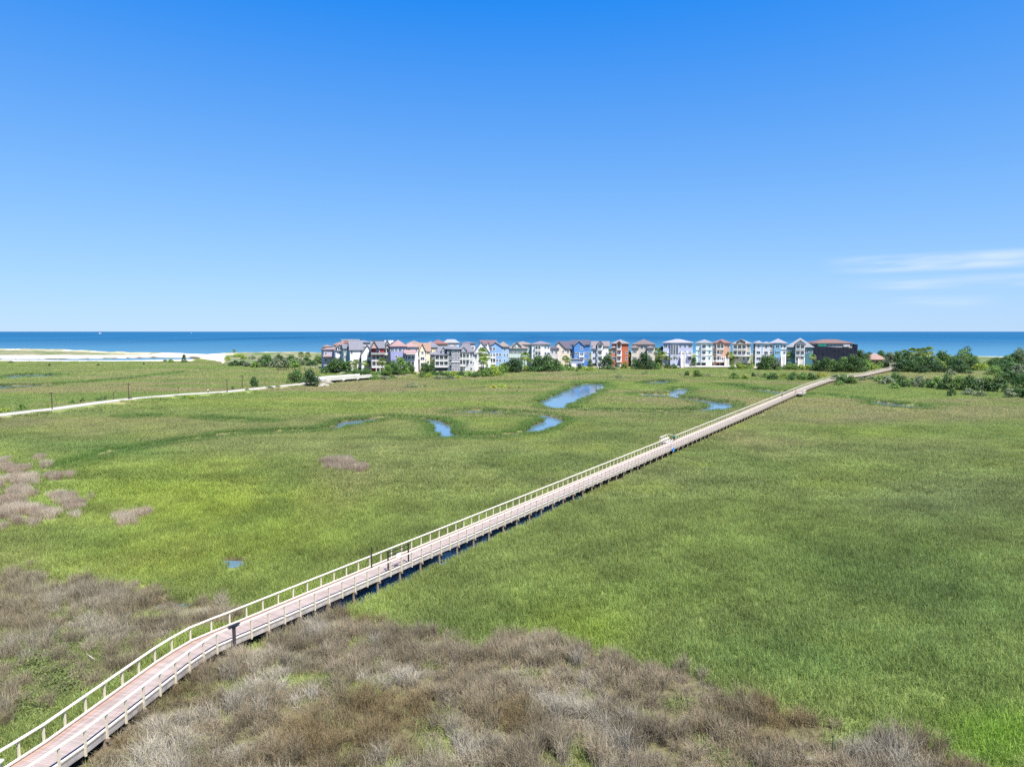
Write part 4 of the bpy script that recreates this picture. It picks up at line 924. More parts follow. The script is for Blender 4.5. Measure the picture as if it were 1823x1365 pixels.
house('cream house with an orange tan roof right of the pink roofed house', 'orange roofed cream house', 392, [(741, 766, 0, 625, 611, 1, 13, 'gs', (214, 160, 124), (228, 212, 184), ['.g..', 'w.ww', 'bbb.']), (747, 757, 0, 623, 612, -1, 8, 'gf', (212, 158, 124), (236, 224, 196), ['.', 'd', 'd', 'w'])], 0)
house('dark slate blue house with double verandas and a stone tower', 'slate blue veranda house', 396, [(766.5, 806, 0, 631.5, 622, 0, 12, 'hip', (158, 162, 184), (70, 86, 104), ['.....', 'tbbbw', 'tbbbw']), (782, 800, 630, 626, 617, 2.5, 9, 'gs', (156, 160, 184), (86, 100, 120), []), (787, 793, 628.5, 622.5, 618, 0.4, 5, 'gf', (158, 160, 182), (228, 228, 232), ['d']), (795, 803.5, 0, 621.5, 613, -1, 12, 'hip', (160, 162, 186), (82, 98, 118), ['.', 'w', 'w', 'w']), (803.2, 818.5, 0, 622, 613.5, -2, 12, 'hip', (158, 160, 182), (148, 146, 156), ['w.w', 'w.w', 'w.w', 'w.w'])], 0, [('band', 803, 819, 644, -2)])
house('pale grey house with balconies right of the stone tower', 'grey balcony house', 398, [(817.5, 842, 0, 627, 612, 0, 13, 'mansard', (166, 160, 182), (196, 196, 200), ['.G.w', 'bbwd', 'bbbw']), (822, 830, 626, 622, 617.5, -.6, 6, 'gf', (184, 186, 190), (236, 236, 236), ['d']), (840, 850, 0, 631, 626, 2, 10, 'hip', (168, 164, 184), (206, 208, 204), ['.w', 'w.', '.w'])], 0, [('stairs', 846, 853, 648, -1)])
house('white house with a very steep lavender A shaped roof', 'steep white A gable house', 415, [(843.5, 871, 0, 627, 608, 0, 16, 'gf', (168, 168, 204), (230, 230, 240), ['....', 'w..w', '.w..', 'w.w.', '.w..']), (866, 874, 0, 622, 608, 5, 8, 'gf', (206, 190, 190), (238, 236, 236), ['w', 'w'])], 0)
house('light blue house with a white trimmed front gable and tan hipped roof', 'light blue house', 430, [(886, 906, 0, 617.5, 608, 2, 15, 'hip', (190, 164, 150), (150, 186, 226), ['....', 'w.w.', 'w.ww', 'd.d.']), (872, 893, 0, 616, 609, 0, 12, 'gf', (196, 200, 214), (124, 170, 226), ['.bb.', 'bbww', 'bbww', 'dd..'])], 0)
house('pale mint house with tan roofs and dark shuttered windows', 'mint house', 440, [(914, 946, 0, 613.5, 607.5, 6, 13, 'hip', (192, 166, 152), (180, 200, 196), ['....', '..w.', 'w.ww', '.dww']), (906, 938, 0, 620.5, 612, 0, 9, 'hip', (194, 168, 152), (190, 208, 198), ['.w..', 'wttw', 'tttt']), (914, 927, 620, 615.5, 609.5, -.5, 6, 'gf', (178, 150, 146), (196, 200, 190), ['ww'])], 0)
house('white three storey house with stacked wide balconies and grey purple roof', 'white stacked balcony house', 440, [(947, 979, 0, 613, 607, 0, 15, 'hip', (166, 154, 178), (238, 236, 236), ['......', '.bb.ww', '.bb.ww', '.bb.ww'])], 0)
house('pale beige house with a purple grey front gable', 'beige purple roofed house', 445, [(992, 1014, 0, 620, 608, 4, 12, 'gs', (124, 110, 140), (222, 206, 190), ['...', 'w.w', 'w.w']), (985, 1005, 0, 619, 608.5, 0, 12, 'gf', (132, 118, 152), (226, 210, 190), ['....', '.w.w', '.w.w']), (980, 994, 0, 621, 614.5, -1.6, 7, 'hip', (122, 112, 152), (204, 194, 196), ['..', 'b.', 'ww'])], 0)
house('bright blue house with a white trimmed gable and orange attic window', 'bright blue house', 448, [(1017, 1049, 0, 613.5, 606, 2, 13, 'gs', (112, 110, 136), (66, 130, 202), ['.....', 't.www', 't.www', '.....']), (1022, 1040, 0, 615, 606.8, -.6, 12, 'gf', (196, 204, 224), (70, 138, 210), ['..', 'tb', 'tb', '.w']), (1018, 1038, 0, 640, 636, -5, 6, 'flat', (190, 200, 220), (150, 166, 206), ['Gg'])], 0)
house('narrow greyish white house with stacked dark balconies left of the brick house', 'narrow grey white house', 452, [(1053, 1083, 0, 616, 608, 2, 13, 'gs', (176, 156, 158), (226, 224, 224), ['g...', '....', '...w', '..w.']), (1064, 1073, 0, 611.5, 606.5, -1, 9, 'gf', (170, 160, 176), (220, 218, 224), ['b', 'b', 'b', 'b']), (1053, 1064, 0, 621, 615, -1, 8, 'hip', (176, 166, 190), (214, 212, 224), ['g', 'd', 'd'])], 0)
house('orange brick house with a hipped grey roof and white central balconies', 'orange brick house', 450, [(1088.5, 1118, 0, 612, 604, 1, 13, 'hip', (186, 172, 172), (200, 104, 66), ['.....', 'w.b.w', 'w.b.w', '.....']), (1098, 1106, 0, 611.5, 607.5, -.4, 8, 'gf', (150, 130, 136), (196, 108, 84), ['G', 'b', 'b', 'b']), (1089, 1098, 0, 619.5, 615.5, -1, 7, 'hip', (178, 172, 182), (204, 118, 96), ['.', 'd', 'd'])], 0, shut=wmat((120, 60, 50), 'shutter'))
house('beige house with a broad brown hipped roof behind a big dark tree', 'brown roofed beige house', 450, [(1125, 1164, 0, 613.5, 603.5, 2, 15, 'hip', (158, 138, 136), (206, 194, 184), ['......', '.w..w.', 't.ww.t', '..dd..']), (1125, 1136, 0, 619.5, 614.5, -1.5, 6, 'hip', (184, 148, 138), (224, 212, 196), ['.', 't', 't']), (1153, 1163, 0, 619.5, 615.5, -1.5, 6, 'hip', (178, 160, 156), (220, 208, 194), ['.', 't', 't'])], 0)
# ---- right half of the front row
house('wide lavender white modern house with tall windows and a pale hipped roof', 'wide lavender house', 452, [(1181, 1231.5, 0, 610.5, 603.5, 0, 16, 'hip', (206, 204, 222), (190, 194, 226), ['.gg...', 'd.w..d', 'b.TTTb'.replace('T', 'w'), 'd.TTTd'.replace('T', 'w')]), (1194, 1208, 0, 611, 608, -.8, 6, 'flat', (206, 204, 222), (198, 202, 232), ['...', 'www', 'TTT', '...'])], 0, [('band', 1180, 1232, 627.5, 0), ('stairs', 1212, 1219, 630, -1)])
house('pale aqua white house with grey green hipped roof behind two white cars', 'pale aqua house', 455, [(1239, 1267, 0, 611, 604, 0, 15, 'hip', (174, 186, 196), (206, 228, 228), ['gg.', '.bw', '.bw', '.bw'])], 0, [('band', 1239, 1267, 622.5, 0), ('band', 1239, 1267, 632, 0)])
house('peach house with a terracotta hipped roof and dark garage', 'peach house', 455, [(1269.5, 1299, 0, 611, 603.5, 0, 15, 'hip', (200, 128, 110), (222, 168, 136), ['.gg.', 'bbbw', 'wb.w', 'wb.w']), (1276, 1289, 0, 611, 606.5, -1, 7, 'gf', (188, 150, 150), (220, 176, 150), ['gg', 'bb', 'b.', 'bb'])], 0, [('stairs', 1290, 1297, 637, 0)])
house('sandy beige house with a wide low front gable and full width balconies', 'low gabled beige house', 452, [(1305, 1335, 0, 612, 604, 0, 14, 'hip', (206, 192, 186), (214, 198, 178), ['..gg', '..ww', 'bbbb', 'bbbw']), (1313, 1325, 612, 608, 604, -.5, 7, 'gf', (214, 204, 198), (178, 164, 150), [])], 0)
house('greyish white twin roofed house left of the white and aqua house', 'grey white twin house', 452, [(1337, 1346, 0, 612, 607, 4, 12, 'hip', (160, 166, 180), (150, 170, 176), ['.', 'b', 'b', 'b']), (1345, 1356, 0, 611.5, 606, -.6, 13, 'hip', (186, 190, 206), (226, 228, 236), ['g', 'd', 'd', 'w']), (1356, 1368, 0, 612, 608, .6, 12, 'hip', (184, 188, 206), (228, 226, 232), ['.', 'w', 'd', 'w'])], 0)
house('white and aqua house with a pyramid roof and twin white stair walls', 'white and aqua house', 452, [(1370, 1398, 0, 611.5, 602.5, 0, 15, 'hip', (190, 190, 208), (232, 230, 230), ['.....', 'w...w', 'ww..ww'[:5], 'ww.ww']), (1379, 1390, 0, 611.4, 609, -1, 6, 'flat', (190, 190, 208), (120, 190, 224), ['.', 't', 't', 'd'])], 0, [('stairs', 1390, 1396.5, 634, 0), ('band', 1369, 1399, 621, 0)])
house('teal house with a grey swept roof and white central balcony tower', 'teal house', 450, [(1400, 1444, 0, 618.5, 601.5, 1, 16, 'hip', (180, 184, 192), (70, 132, 148), ['......', 'w.w..w', 'wdw.dw']), (1418, 1433, 0, 611.5, 605.5, -1.5, 8, 'gf', (196, 196, 204), (214, 208, 208), ['.', '.', 'bb', 'bb'][0:1] + ['bb', 'bb', 'bb'])], 0, [('stairs', 1421, 1431, 638, -2)])
# ---- the tall building wrapped in netting
NET = mat('dark_blue_netting', s(20, 25, 40), .95, .35, .6, stretch=(1, 1, 1.6)); NETG = mat('green_netting', s(30, 110, 96), .95, .2, .8)
Dn = 452; ox = xpx(1486, Dn); tb = thing('scaffolded_building', 'tall block wrapped in dark blue netting under a salmon hipped roof', 'building', (ox, Dn, 0)); HOUSES.append((1486, 1446, 1526, Dn, 'netted building'))
X = lambda p, d=0: xpx(p, Dn + d) - ox
MB().box(X(1452), X(1518), 1.5, 17, .2, zpx(611, Dn)).build('wall', wmat((206, 198, 190)), tb)
m = MB(); roof_hip(m, X(1453.5), X(1519), 1.5, 17, zpx(611.5, Dn), zpx(604, Dn + 9), .9); m.build('roof', rmat((176, 124, 112)), tb)
m = MB(); xa, xb, za, zb2 = X(1446), X(1525.5), .3, zpx(617, Dn)
zt_ = [613.5, 616.5, 617.2, 618, 618.6, 618, 613]; nx = 42; nzv = 12
def netp(i, j):
    u = i / nx; top = np.interp(u, [0, .08, .12, .3, .55, .9, .93, 1], [zpx(613, Dn), zpx(613, Dn), zpx(616.6, Dn), zpx(617, Dn), zpx(618, Dn), zpx(619, Dn), zpx(613, Dn), zpx(613, Dn)])
    v = j / nzv; x = xa + (xb - xa) * u + (1 - v) * (-1.2 if u < .5 else -.8); z = za + (top - za) * v
    y = -.5 + .35 * (vnoise(np.array([u * 16.]), np.array([v * 7.]), 5)[0] - .5) + .25 * math.sin(u * 70) * .4 - (1 - v) * .8
    return (x, y, z)
for i in range(nx):
    for j in range(nzv): m.quad(netp(i, j), netp(i + 1, j), netp(i + 1, j + 1), netp(i, j + 1))
m.quad(netp(nx, 0), (xb - .8, 17, za), (xb, 17, zpx(613, Dn)), netp(nx, nzv)); m.quad((xa - 1.2, 17, za), netp(0, 0), netp(0, nzv), (xa, 17, zpx(613, Dn)))
m.build('netting', NET, tb)
MB().box(X(1455), X(1470), -.25, 0.2, zpx(618.5, Dn), zpx(612.2, Dn)).build('green_sheet', NETG, tb)
for k in range(7): add_window(tb, X(1473 + k * 4.1), 1.5, zpx(616.4, Dn), 1.0, 1.4)
MB().box(X(1501.5), X(1513), .9, 1.48, zpx(617.5, Dn), zpx(612.5, Dn)).build('dust_sheet', wmat((196, 190, 196)), tb)
m = MB()
for p in np.linspace(1448, 1523.5, 12): m.tube([(X(p), .6, .2), (X(p), .6, zpx(612.8, Dn))], [.06, .06], 5)
for yy in (645, 638, 631, 624, 617): m.tube([(X(1447), .6, zpx(yy, Dn)), (X(1525), .6, zpx(yy, Dn))], [.05, .05], 5)
m.build('scaffold', GREYM, tb)
# ---- low pavilion and pergola at the beach end of the boardwalk
Dn = 470; ox = xpx(1562, Dn); pv = thing('pavilion', 'low open pavilion with a big orange pink hipped roof among trees', 'pavilion', (ox, Dn, 0), -.15); HOUSES.append((1562, 1543, 1580, Dn, 'orange roofed pavilion'))
X = lambda p: xpx(p, Dn) - ox
m = MB(); roof_hip(m, X(1546), X(1576.5), 0, 11, zpx(640.5, Dn), zpx(628.6, Dn + 5), 1.0, .0); m.build('roof', rmat((222, 166, 140)), pv)
for xx in np.linspace(X(1547), X(1576), 6): MB().box(xx - .15, xx + .15, .2, .5, .5, zpx(640.5, Dn)).build('column', TRIM, pv)
MB().box(X(1550), X(1575), 3, 9, .5, zpx(641, Dn)).build('wall', wmat((206, 170, 130)), pv)
m = MB(); m.box(X(1557) - .5, X(1557) + .5, 1.2, 2.2, zpx(637, Dn), zpx(635.6, Dn)); m.build('roof_vent', DARKC, pv)
x, y = gp(1590, 656, 1.2); pg = thing('pergola', 'small pale timber pergola where the boardwalk ends at the trees', 'pergola', (x, y, 1.1), -.3)
for q in ((-1.6, -1.4), (1.6, -1.4), (1.6, 1.4), (-1.6, 1.4)): MB().box(q[0] - .13, q[0] + .13, q[1] - .13, q[1] + .13, -.5, 3.0).build('post', RAILM, pg)
m = MB()
for yy in (-1.4, 1.4): m.box(-2.1, 2.1, yy - .08, yy + .08, 3.0, 3.25)
m.build('beam', RAILM, pg); m = MB()
for k in range(9): m.box(-2 + k * .5 - .05, -2 + k * .5 + .05, -1.9, 1.9, 3.252, 3.42)
m.build('rafters', RAILM, pg)
# ---- back row: upper storeys and roofs showing over the front row
def back(label, short, D, x0, x1, eave, peak, rt, rc, wc, fl, dep=14): house(label, short, D, [(x0, x1, 0, eave, peak, 0, dep, rt, rc, wc, fl)], .1)
back('terracotta roofed house behind the turret house', 'rear terracotta house', 470, 596, 617, 614.5, 608.5, 'hip', (204, 142, 122), (214, 200, 190), ['ww', 'ww', 'ww'])
back('orange red hipped roofed house behind the pale green house', 'rear orange red house', 490, 610, 637, 611, 605.5, 'hip', (198, 104, 84), (210, 190, 184), ['www', 'www', 'www'])
back('flat white roofed house at the back above the terracotta roofs', 'rear flat white house', 545, 609, 640, 605.5, 604, 'flat', (222, 220, 220), (216, 214, 214), ['www', 'www', 'www'])
back('grey roofed house behind the tall white house', 'rear grey roofed house', 500, 637, 660, 610, 605.5, 'hip', (150, 154, 178), (200, 196, 200), ['www', 'www', 'www'])
back('dark navy roofed house seen between the red house gables', 'rear navy roofed house', 470, 664, 684, 613, 606.5, 'gs', (44, 54, 82), (170, 150, 150), ['ww', 'ww', 'ww'])
back('bright white roofed house behind the cream gabled house', 'rear white roofed house', 480, 681, 700, 612, 606.5, 'gs', (232, 230, 228), (220, 214, 210), ['ww', 'ww', 'ww'])
back('maroon topped house with a dark clerestory behind the pink roofed house', 'rear maroon house', 480, 699, 712, 611, 606.5, 'hip', (150, 116, 124), (176, 156, 156), ['ww', 'ww', 'ww'])
back('brownish pink roofed house behind the orange roofed cream house', 'rear brown pink house', 490, 726, 750, 612.5, 606, 'hip', (188, 158, 146), (206, 190, 180), ['www', 'www', 'www'])
back('blue grey roofed house with cream walls left of the rear red roof', 'rear blue grey house', 455, 753, 782, 618.5, 607, 'hip', (150, 156, 186), (226, 204, 170), ['www', 'www', 'www'])
back('red hipped roofed house behind the slate blue house', 'rear red roofed house', 480, 766, 797, 612.5, 604.5, 'hip', (190, 112, 104), (214, 190, 160), ['www', 'www', 'www'])
back('pale silver roofed house with a white chimney behind the stone tower', 'rear silver roofed house', 500, 791, 817, 610.5, 604, 'mansard', (196, 200, 206), (224, 222, 220), ['www', 'www', 'www'])
back('dusty lavender roofed house behind the grey balcony house', 'rear lavender roofed house', 490, 822, 846, 611.5, 608, 'hip', (150, 140, 166), (206, 200, 206), ['www', 'www', 'www'])
back('maroon and tan roofed house behind the steep white gable', 'rear maroon tan house', 480, 856, 884, 612.5, 606, 'gs', (160, 122, 128), (226, 220, 216), ['www', 'www', 'www'])
# ---- sea wall, parking apron
x0_, y0_ = gp(1205, 655.5, .2); x1_, y1_ = gp(1322, 655.5, .2)
sw = thing('seawall', 'low white concrete parking deck edge with dark shadow gap below houses', 'seawall', (x0_, y0_, 0))
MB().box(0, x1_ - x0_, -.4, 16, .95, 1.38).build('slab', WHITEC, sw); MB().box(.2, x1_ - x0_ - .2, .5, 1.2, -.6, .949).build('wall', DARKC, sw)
m = MB()
for k in range(24): m.tube([(1 + k * (x1_ - x0_ - 2) / 23, -.15, -.6), (1 + k * (x1_ - x0_ - 2) / 23, -.15, .949)], [.14, .14], 6)
m.build('piling', PILEM, sw)
SWZ = 1.38

# ================================================================== VEHICLES
def make_car(label, x, y, z, rz, paint, van=False):
    t = thing('parked_car', label, 'car', (x, y, z), rz, 'cars parked by the houses')
    h = 1.75 if van else 1.45
    prof = [(-2.2, .35), (2.2, .35), (2.25, .75), (1.9, .92), (1.05, .98), (.45, h), (-1.4, h), (-2.0, 1.0), (-2.25, .9)]
    m = MB(); n = len(prof)
    for sg, k in ((-1, 0), (1, n)): m.v += [(x_, sg * (.86 if z_ < 1.1 else .68), z_) for x_, z_ in prof]
    m.f.append(tuple(range(n))[::-1][::-1]); m.f.append(tuple(range(n, 2 * n))[::-1])
    for i in range(n): m.f.append((i, n + i, n + (i + 1) % n, (i + 1) % n))
    m.build('body', paint, t)
    g = MB(); g.quad((1.02, -.66, 1.02), (1.02, .66, 1.02), (.50, .60, h - .05), (.50, -.60, h - .05)); g.v = [(a + .02, b, c + .02) for a, b, c in g.v]; g.build('windscreen', GLASS, t)
    g = MB(); g.quad((-1.98, .66, 1.02), (-1.98, -.66, 1.02), (-1.44, -.60, h - .05), (-1.44, .60, h - .05)); g.v = [(a - .02, b, c + .02) for a, b, c in g.v]; g.build('rear_window', GLASS, t)
    for sg in (-1, 1):
        g = MB(); g.quad((.85, sg * .80, 1.02), (.42, sg * .705, h - .08), (-1.35, sg * .705, h - .08), (-1.8, sg * .80, 1.02)); g.build('side_window', GLASS, t)
    for wx in (-1.4, 1.4):
        for sg in (-1, 1):
            w_ = MB().tube([(wx, sg * .70, .33), (wx, sg * .90, .33)], [.33, .33], 12).build('wheel', mat('tyre_rubber', s(30, 30, 32), .9, .05), t); MB().tube([(wx, sg * .89, .33), (wx, sg * .905, .33)], [.2, .2], 10).build('rim', GREYM, w_)
WP = mat('white_car_paint', s(232, 232, 234), .25, .0, spec=.5); SP = mat('silver_car_paint', s(170, 174, 180), .3, .0, spec=.5); CP = mat('cream_car_paint', s(214, 200, 176), .3, .0, spec=.5); DP_ = mat('dark_car_paint', s(40, 44, 60), .3, .0, spec=.5)
for (px_, yb, zz, rz_, pt_, lab) in [(1243.5, 649.5, SWZ, -1.45, WP, 'white car parked left of another before the pale aqua house'), (1253, 649, SWZ, -1.3, WP, 'white car parked right of another before the pale aqua house'), (1272, 650, SWZ, -1.5, WP, 'white car parked by the dark garage of the peach house'),
                                  (1218, 650, SWZ, .15, WP, 'white car beside the stairs of the wide lavender house'), (1070.5, 654, 1.1, .1, WP, 'white car half hidden left of a round dark tree'), (604, 661.5, 1.1, .3, SP, 'silver car in the shade of a tree at the left houses'),
                                  (1346.5, 654, 1.1, .2, CP, 'cream car parked before the grey white twin house'), (654, 670, 1.1, 1.0, WP, 'small white car at the far end of the road bridge'), (581, 661, 1.1, .2, WP, 'white car parked left of the leafy tree by the turret house'), (676, 667, 1.1, .1, DP_, 'dark car parked below the red house')]:
    x, y = gp(px_, yb, zz); make_car(lab, x, y, zz if zz == SWZ else max(gz(x, y), .2), rz_, pt_)
for k, (px_, yb, lab, sc_) in enumerate([(178, 594.2, 'white boat far out near the horizon above the left beach', 1.6), (341, 593.4, 'small white boat near the horizon right of another boat', 1.0)]):
    x, y = gp(px_, yb, -.7); t = thing('motor_boat', lab, 'boat', (x, y, -.75), .2, 'boats near the horizon'); t.scale = (sc_ * 1.9,) * 3
    m = MB(); m.v = [(-5, -1.4, 1.2), (3, -1.4, 1.3), (6, 0, 1.7), (3, 1.4, 1.3), (-5, 1.4, 1.2), (-4.6, -.9, -.2), (3, -.8, -.2), (5, 0, -.1), (3, .8, -.2), (-4.6, .9, -.2)]
    m.f = [(0, 1, 2, 3, 4), (9, 8, 7, 6, 5), (0, 5, 6, 1), (1, 6, 7, 2), (2, 7, 8, 3), (3, 8, 9, 4), (4, 9, 5, 0)]; m.build('hull', TRIM, t); MB().box(-2, 1.5, -.9, .9, 1.22, 3.2).build('cabin', TRIM, t); MB().box(-2.01, 1.51, -.85, .85, 2.2, 2.8).build('cabin_window', GLASS, t)
# ================================================================== TREES AND SHRUBS
LEAFM = {}
def leaf_mat(nm, c):
    if nm not in LEAFM:
        m, nt, b = newmat('foliage_' + nm); N_ = nt.nodes; L_ = nt.links
        a = N_.new('ShaderNodeAttribute'); a.attribute_name = 'col'; oi = N_.new('ShaderNodeObjectInfo')
        mr = N_.new('ShaderNodeMapRange'); mr.inputs['To Min'].default_value = .8; mr.inputs['To Max'].default_value = 1.25; L_.new(oi.outputs['Random'], mr.inputs['Value'])
        m1 = N_.new('ShaderNodeMix'); m1.data_type = 'RGBA'; m1.blend_type = 'MULTIPLY'; m1.inputs['Factor'].default_value = 1; m1.inputs['A'].default_value = (*c, 1); L_.new(a.outputs['Color'], m1.inputs['B'])
        m2 = N_.new('ShaderNodeMix'); m2.data_type = 'RGBA'; m2.blend_type = 'MULTIPLY'; m2.inputs['Factor'].default_value = 1; L_.new(m1.outputs['Result'], m2.inputs['A']); L_.new(mr.outputs['Result'], m2.inputs['B'])
        L_.new(m2.outputs['Result'], b.inputs['Base Color']); b.inputs['Roughness'].default_value = .55; b.inputs['Specular IOR Level'].default_value = .3
        t = N_.new('ShaderNodeBsdfTranslucent'); L_.new(m2.outputs['Result'], t.inputs['Color']); ms = N_.new('ShaderNodeMixShader'); ms.inputs['Fac'].default_value = .3
        L_.new(b.outputs[0], ms.inputs[1]); L_.new(t.outputs[0], ms.inputs[2]); L_.new(ms.outputs[0], N_['Material Output'].inputs['Surface']); LEAFM[nm] = m
    return LEAFM[nm]
BARK = mat('tree_bark', s(104, 90, 76), .95, .25, 4); PALMB = mat('palm_bark', s(128, 112, 94), .95, .25, 5, stretch=(1, 1, 4)); BONE = mat('bare_wood', s(176, 168, 160), .9, .2, 4)
def crown_mesh(seed, nclump, leaves, lo, hi, wid, leaf, flatness=1., spread=1.):
    """unit tree: height 1; clumps of leaf cards spread through an uneven crown between heights lo and hi, half width wid"""
    r = random.Random(seed); m = MB(); m.c = []; cl_ = []
    for k in range(nclump):
        t = r.random(); z = lo + (hi - lo) * t; ph = r.random() * 2 * PI; prof = math.sin(PI * min(1, .12 + .88 * (1 - t) ** .75)) ** .6 if flatness == 1. else 1.
        R_c = wid * (.25 + .75 * r.random() ** .5) * max(.15, (1 - t ** 3)) * spread; cl_.append((R_c * math.cos(ph), R_c * math.sin(ph), z, (.13 + .14 * r.random()) * (.7 + wid)))
    for (cx, cy, cz, cr) in cl_:
        tone = .62 + .76 * r.random(); hue = (r.random() - .5) * .22
        for i in range(leaves):
            u = r.gauss(0, 1); v = r.gauss(0, 1); w_ = r.gauss(0, 1); L_ = math.sqrt(u * u + v * v + w_ * w_) + 1e-6; q = cr * (.55 + .5 * r.random())
            n = Vector((u / L_, v / L_, w_ / L_)); c = Vector((cx, cy, cz)) + Vector((n.x * q, n.y * q, n.z * q * .75))
            if c.z < .01: c.z = .01 + r.random() * .05
            n = (n + Vector((r.gauss(0, .5), r.gauss(0, .5), r.gauss(0, .5) + .35))).normalized()
            a = n.cross(Vector((0, 0, 1)) if abs(n.z) < .9 else Vector((1, 0, 0))).normalized(); b = n.cross(a); th = r.random() * PI; a, b = a * math.cos(th) + b * math.sin(th), b * math.cos(th) - a * math.sin(th)
            l1 = leaf * (.6 + .8 * r.random()); l2 = l1 * (.5 + .3 * r.random())
            m.quad(c - a * l1, c - b * l2, c + a * l1, c + b * l2); g = tone * (.8 + .4 * r.random()); m.c += [(g * (1 + hue), g, g * (1 - hue * .5), 1)] * 4
    return m.mesh('crown'), cl_
def trunk_mesh(cl_, h0, r0, seed):
    r = random.Random(seed); m = MB(); m.tube([(0, 0, -.06), (.01, .01, h0 * .5), (.02 * r.random(), -.02, h0)], [r0 * 1.3, r0, r0 * .8], 7)
    for (cx, cy, cz, cr) in r.sample(cl_, min(6, len(cl_))): m.tube([(0, 0, h0 * .92), (cx * .45, cy * .45, (h0 + cz) * .5 + .02), (cx * .9, cy * .9, cz)], [r0 * .6, r0 * .4, r0 * .15], 5)
    return m.mesh('trunk')
PROT = {}
for k in range(4):
    cm, cl_ = crown_mesh(500 + k, 36, 66, .07, .90, .50, .036); PROT['broad', k] = (cm, trunk_mesh(cl_, .30, .035, k))
for k in range(4):
    cm, cl_ = crown_mesh(600 + k, 20, 60, .05, .74, .62, .052); PROT['shrub', k] = (cm, trunk_mesh(cl_, .15, .03, k))
for k in range(2):
    cm, cl_ = crown_mesh(700 + k, 15, 60, .45, .95, .30, .026, 0., 1.2); PROT['pine', k] = (cm, trunk_mesh(cl_, .62, .026, k))
for k in range(2):
    cm, cl_ = crown_mesh(800 + k, 9, 26, .2, .85, .55, .05); PROT['sparse', k] = (cm, trunk_mesh(cl_, .2, .03, k))
def palm(seed):
    r = random.Random(seed); m = MB(); m.c = []; d = MB(); d.c = []
    top = Vector((.02, .01, .80))
    for k in range(46):
        az_ = r.random() * 2 * PI; el_ = -0.85 + 2.3 * r.random() ** .85; L_ = .19 + .06 * r.random()
        dr = Vector((math.cos(az_) * math.cos(el_), math.sin(az_) * math.cos(el_), math.sin(el_))); hub = top + dr * L_ * .62; side = dr.cross(Vector((0, 0, 1))).normalized() if abs(dr.z) < .98 else Vector((1, 0, 0)); g = .7 + .6 * r.random()
        for j in range(9):
            a = (j - 4) / 4 * 1.25; fd = (dr * math.cos(a) + side * math.sin(a)).normalized(); w_ = .014; pw = fd.cross(dr.cross(side)).normalized() * w_
            mid = hub + fd * L_ * .5; tip = hub + fd * L_ * .85 + Vector((0, 0, -.055 - .03 * r.random()))
            n = len(m.v); m.v += [tuple(hub - pw * .4), tuple(hub + pw * .4), tuple(mid + pw), tuple(mid - pw), tuple(tip)]; m.f += [(n, n + 1, n + 2, n + 3), (n + 3, n + 2, n + 4)]; m.c += [(g * (1.05 if el_ < .2 else .95), g, g * .9, 1)] * 5
    for k in range(10):
        az_ = r.random() * 2 * PI; dr = Vector((math.cos(az_) * .5, math.sin(az_) * .5, -.85)).normalized(); sd_ = dr.cross(Vector((0, 0, 1))).normalized() * .03; a = top + dr * .03; b = top + dr * (.16 + .08 * r.random())
        d.quad(a - sd_ * .4, a + sd_ * .4, b + sd_, b - sd_); d.c += [(1, 1, 1, 1)] * 4
    t = MB().tube([(0, 0, -.05), (.005, 0, .3), (.015, .008, .6), (.02, .01, .80)], [.026, .021, .019, .024], 8)
    return m.mesh('crown'), t.mesh('trunk'), d.mesh('dead_fronds')
for k in range(3): PROT['palm', k] = palm(900 + k)
def bare_mesh(seed):
    r = random.Random(seed); m = MB(); m.tube([(0, 0, -.05), (.02, 0, .4), (.05, .01, .75), (.08, .0, 1.0)], [.03, .024, .014, .005], 6)
    for k in range(9):
        z = .35 + .55 * r.random(); a = r.random() * 2 * PI; l = .28 * (1.15 - z); m.tube([(.03, 0, z), (.03 + l * .6 * math.cos(a), l * .6 * math.sin(a), z + l * .5), (.03 + l * math.cos(a), l * math.sin(a), z + l * 1.1)], [.011, .007, .002], 4)
    return m.mesh('trunk')
PROT['bare', 0] = (bare_mesh(3),)
TONES = {'dark': ('dark green', s(72, 100, 52)), 'mid': ('mid green', s(100, 128, 62)), 'yel': ('yellow green', s(132, 152, 62)), 'grey': ('grey green', s(110, 122, 92)), 'red': ('dark red', s(112, 46, 48)), 'flow': ('red flowering', s(150, 62, 58)), 'deep': ('very dark green', s(58, 86, 48)), 'palm': ('', s(118, 138, 70)), 'gold': ('golden green', s(150, 150, 64))}
DEADF = mat('dead_palm_fronds', s(150, 120, 84), .9, .15, 6)
KIND = {'broad': ('broadleaf_tree', 'tree', 'spreading tree'), 'shrub': ('shrub', 'shrub', 'rounded shrub'), 'pine': ('pine_tree', 'tree', 'tall open pine'), 'sparse': ('bush', 'shrub', 'thin straggly bush'), 'palm': ('palm_tree', 'palm', 'cabbage palm'), 'bare': ('dead_tree', 'tree', 'bare pale dead tree')}
ORD = ['first', 'second', 'third', 'fourth', 'fifth', 'sixth', 'seventh', 'eighth', 'ninth', 'tenth', 'eleventh', 'twelfth', 'thirteenth', 'fourteenth', 'fifteenth', 'sixteenth', 'seventeenth', 'eighteenth', 'nineteenth', 'twentieth', 'twenty-first', 'twenty-second', 'twenty-third', 'twenty-fourth']
FR_H = [h for h in HOUSES if not h[4].startswith('rear')]
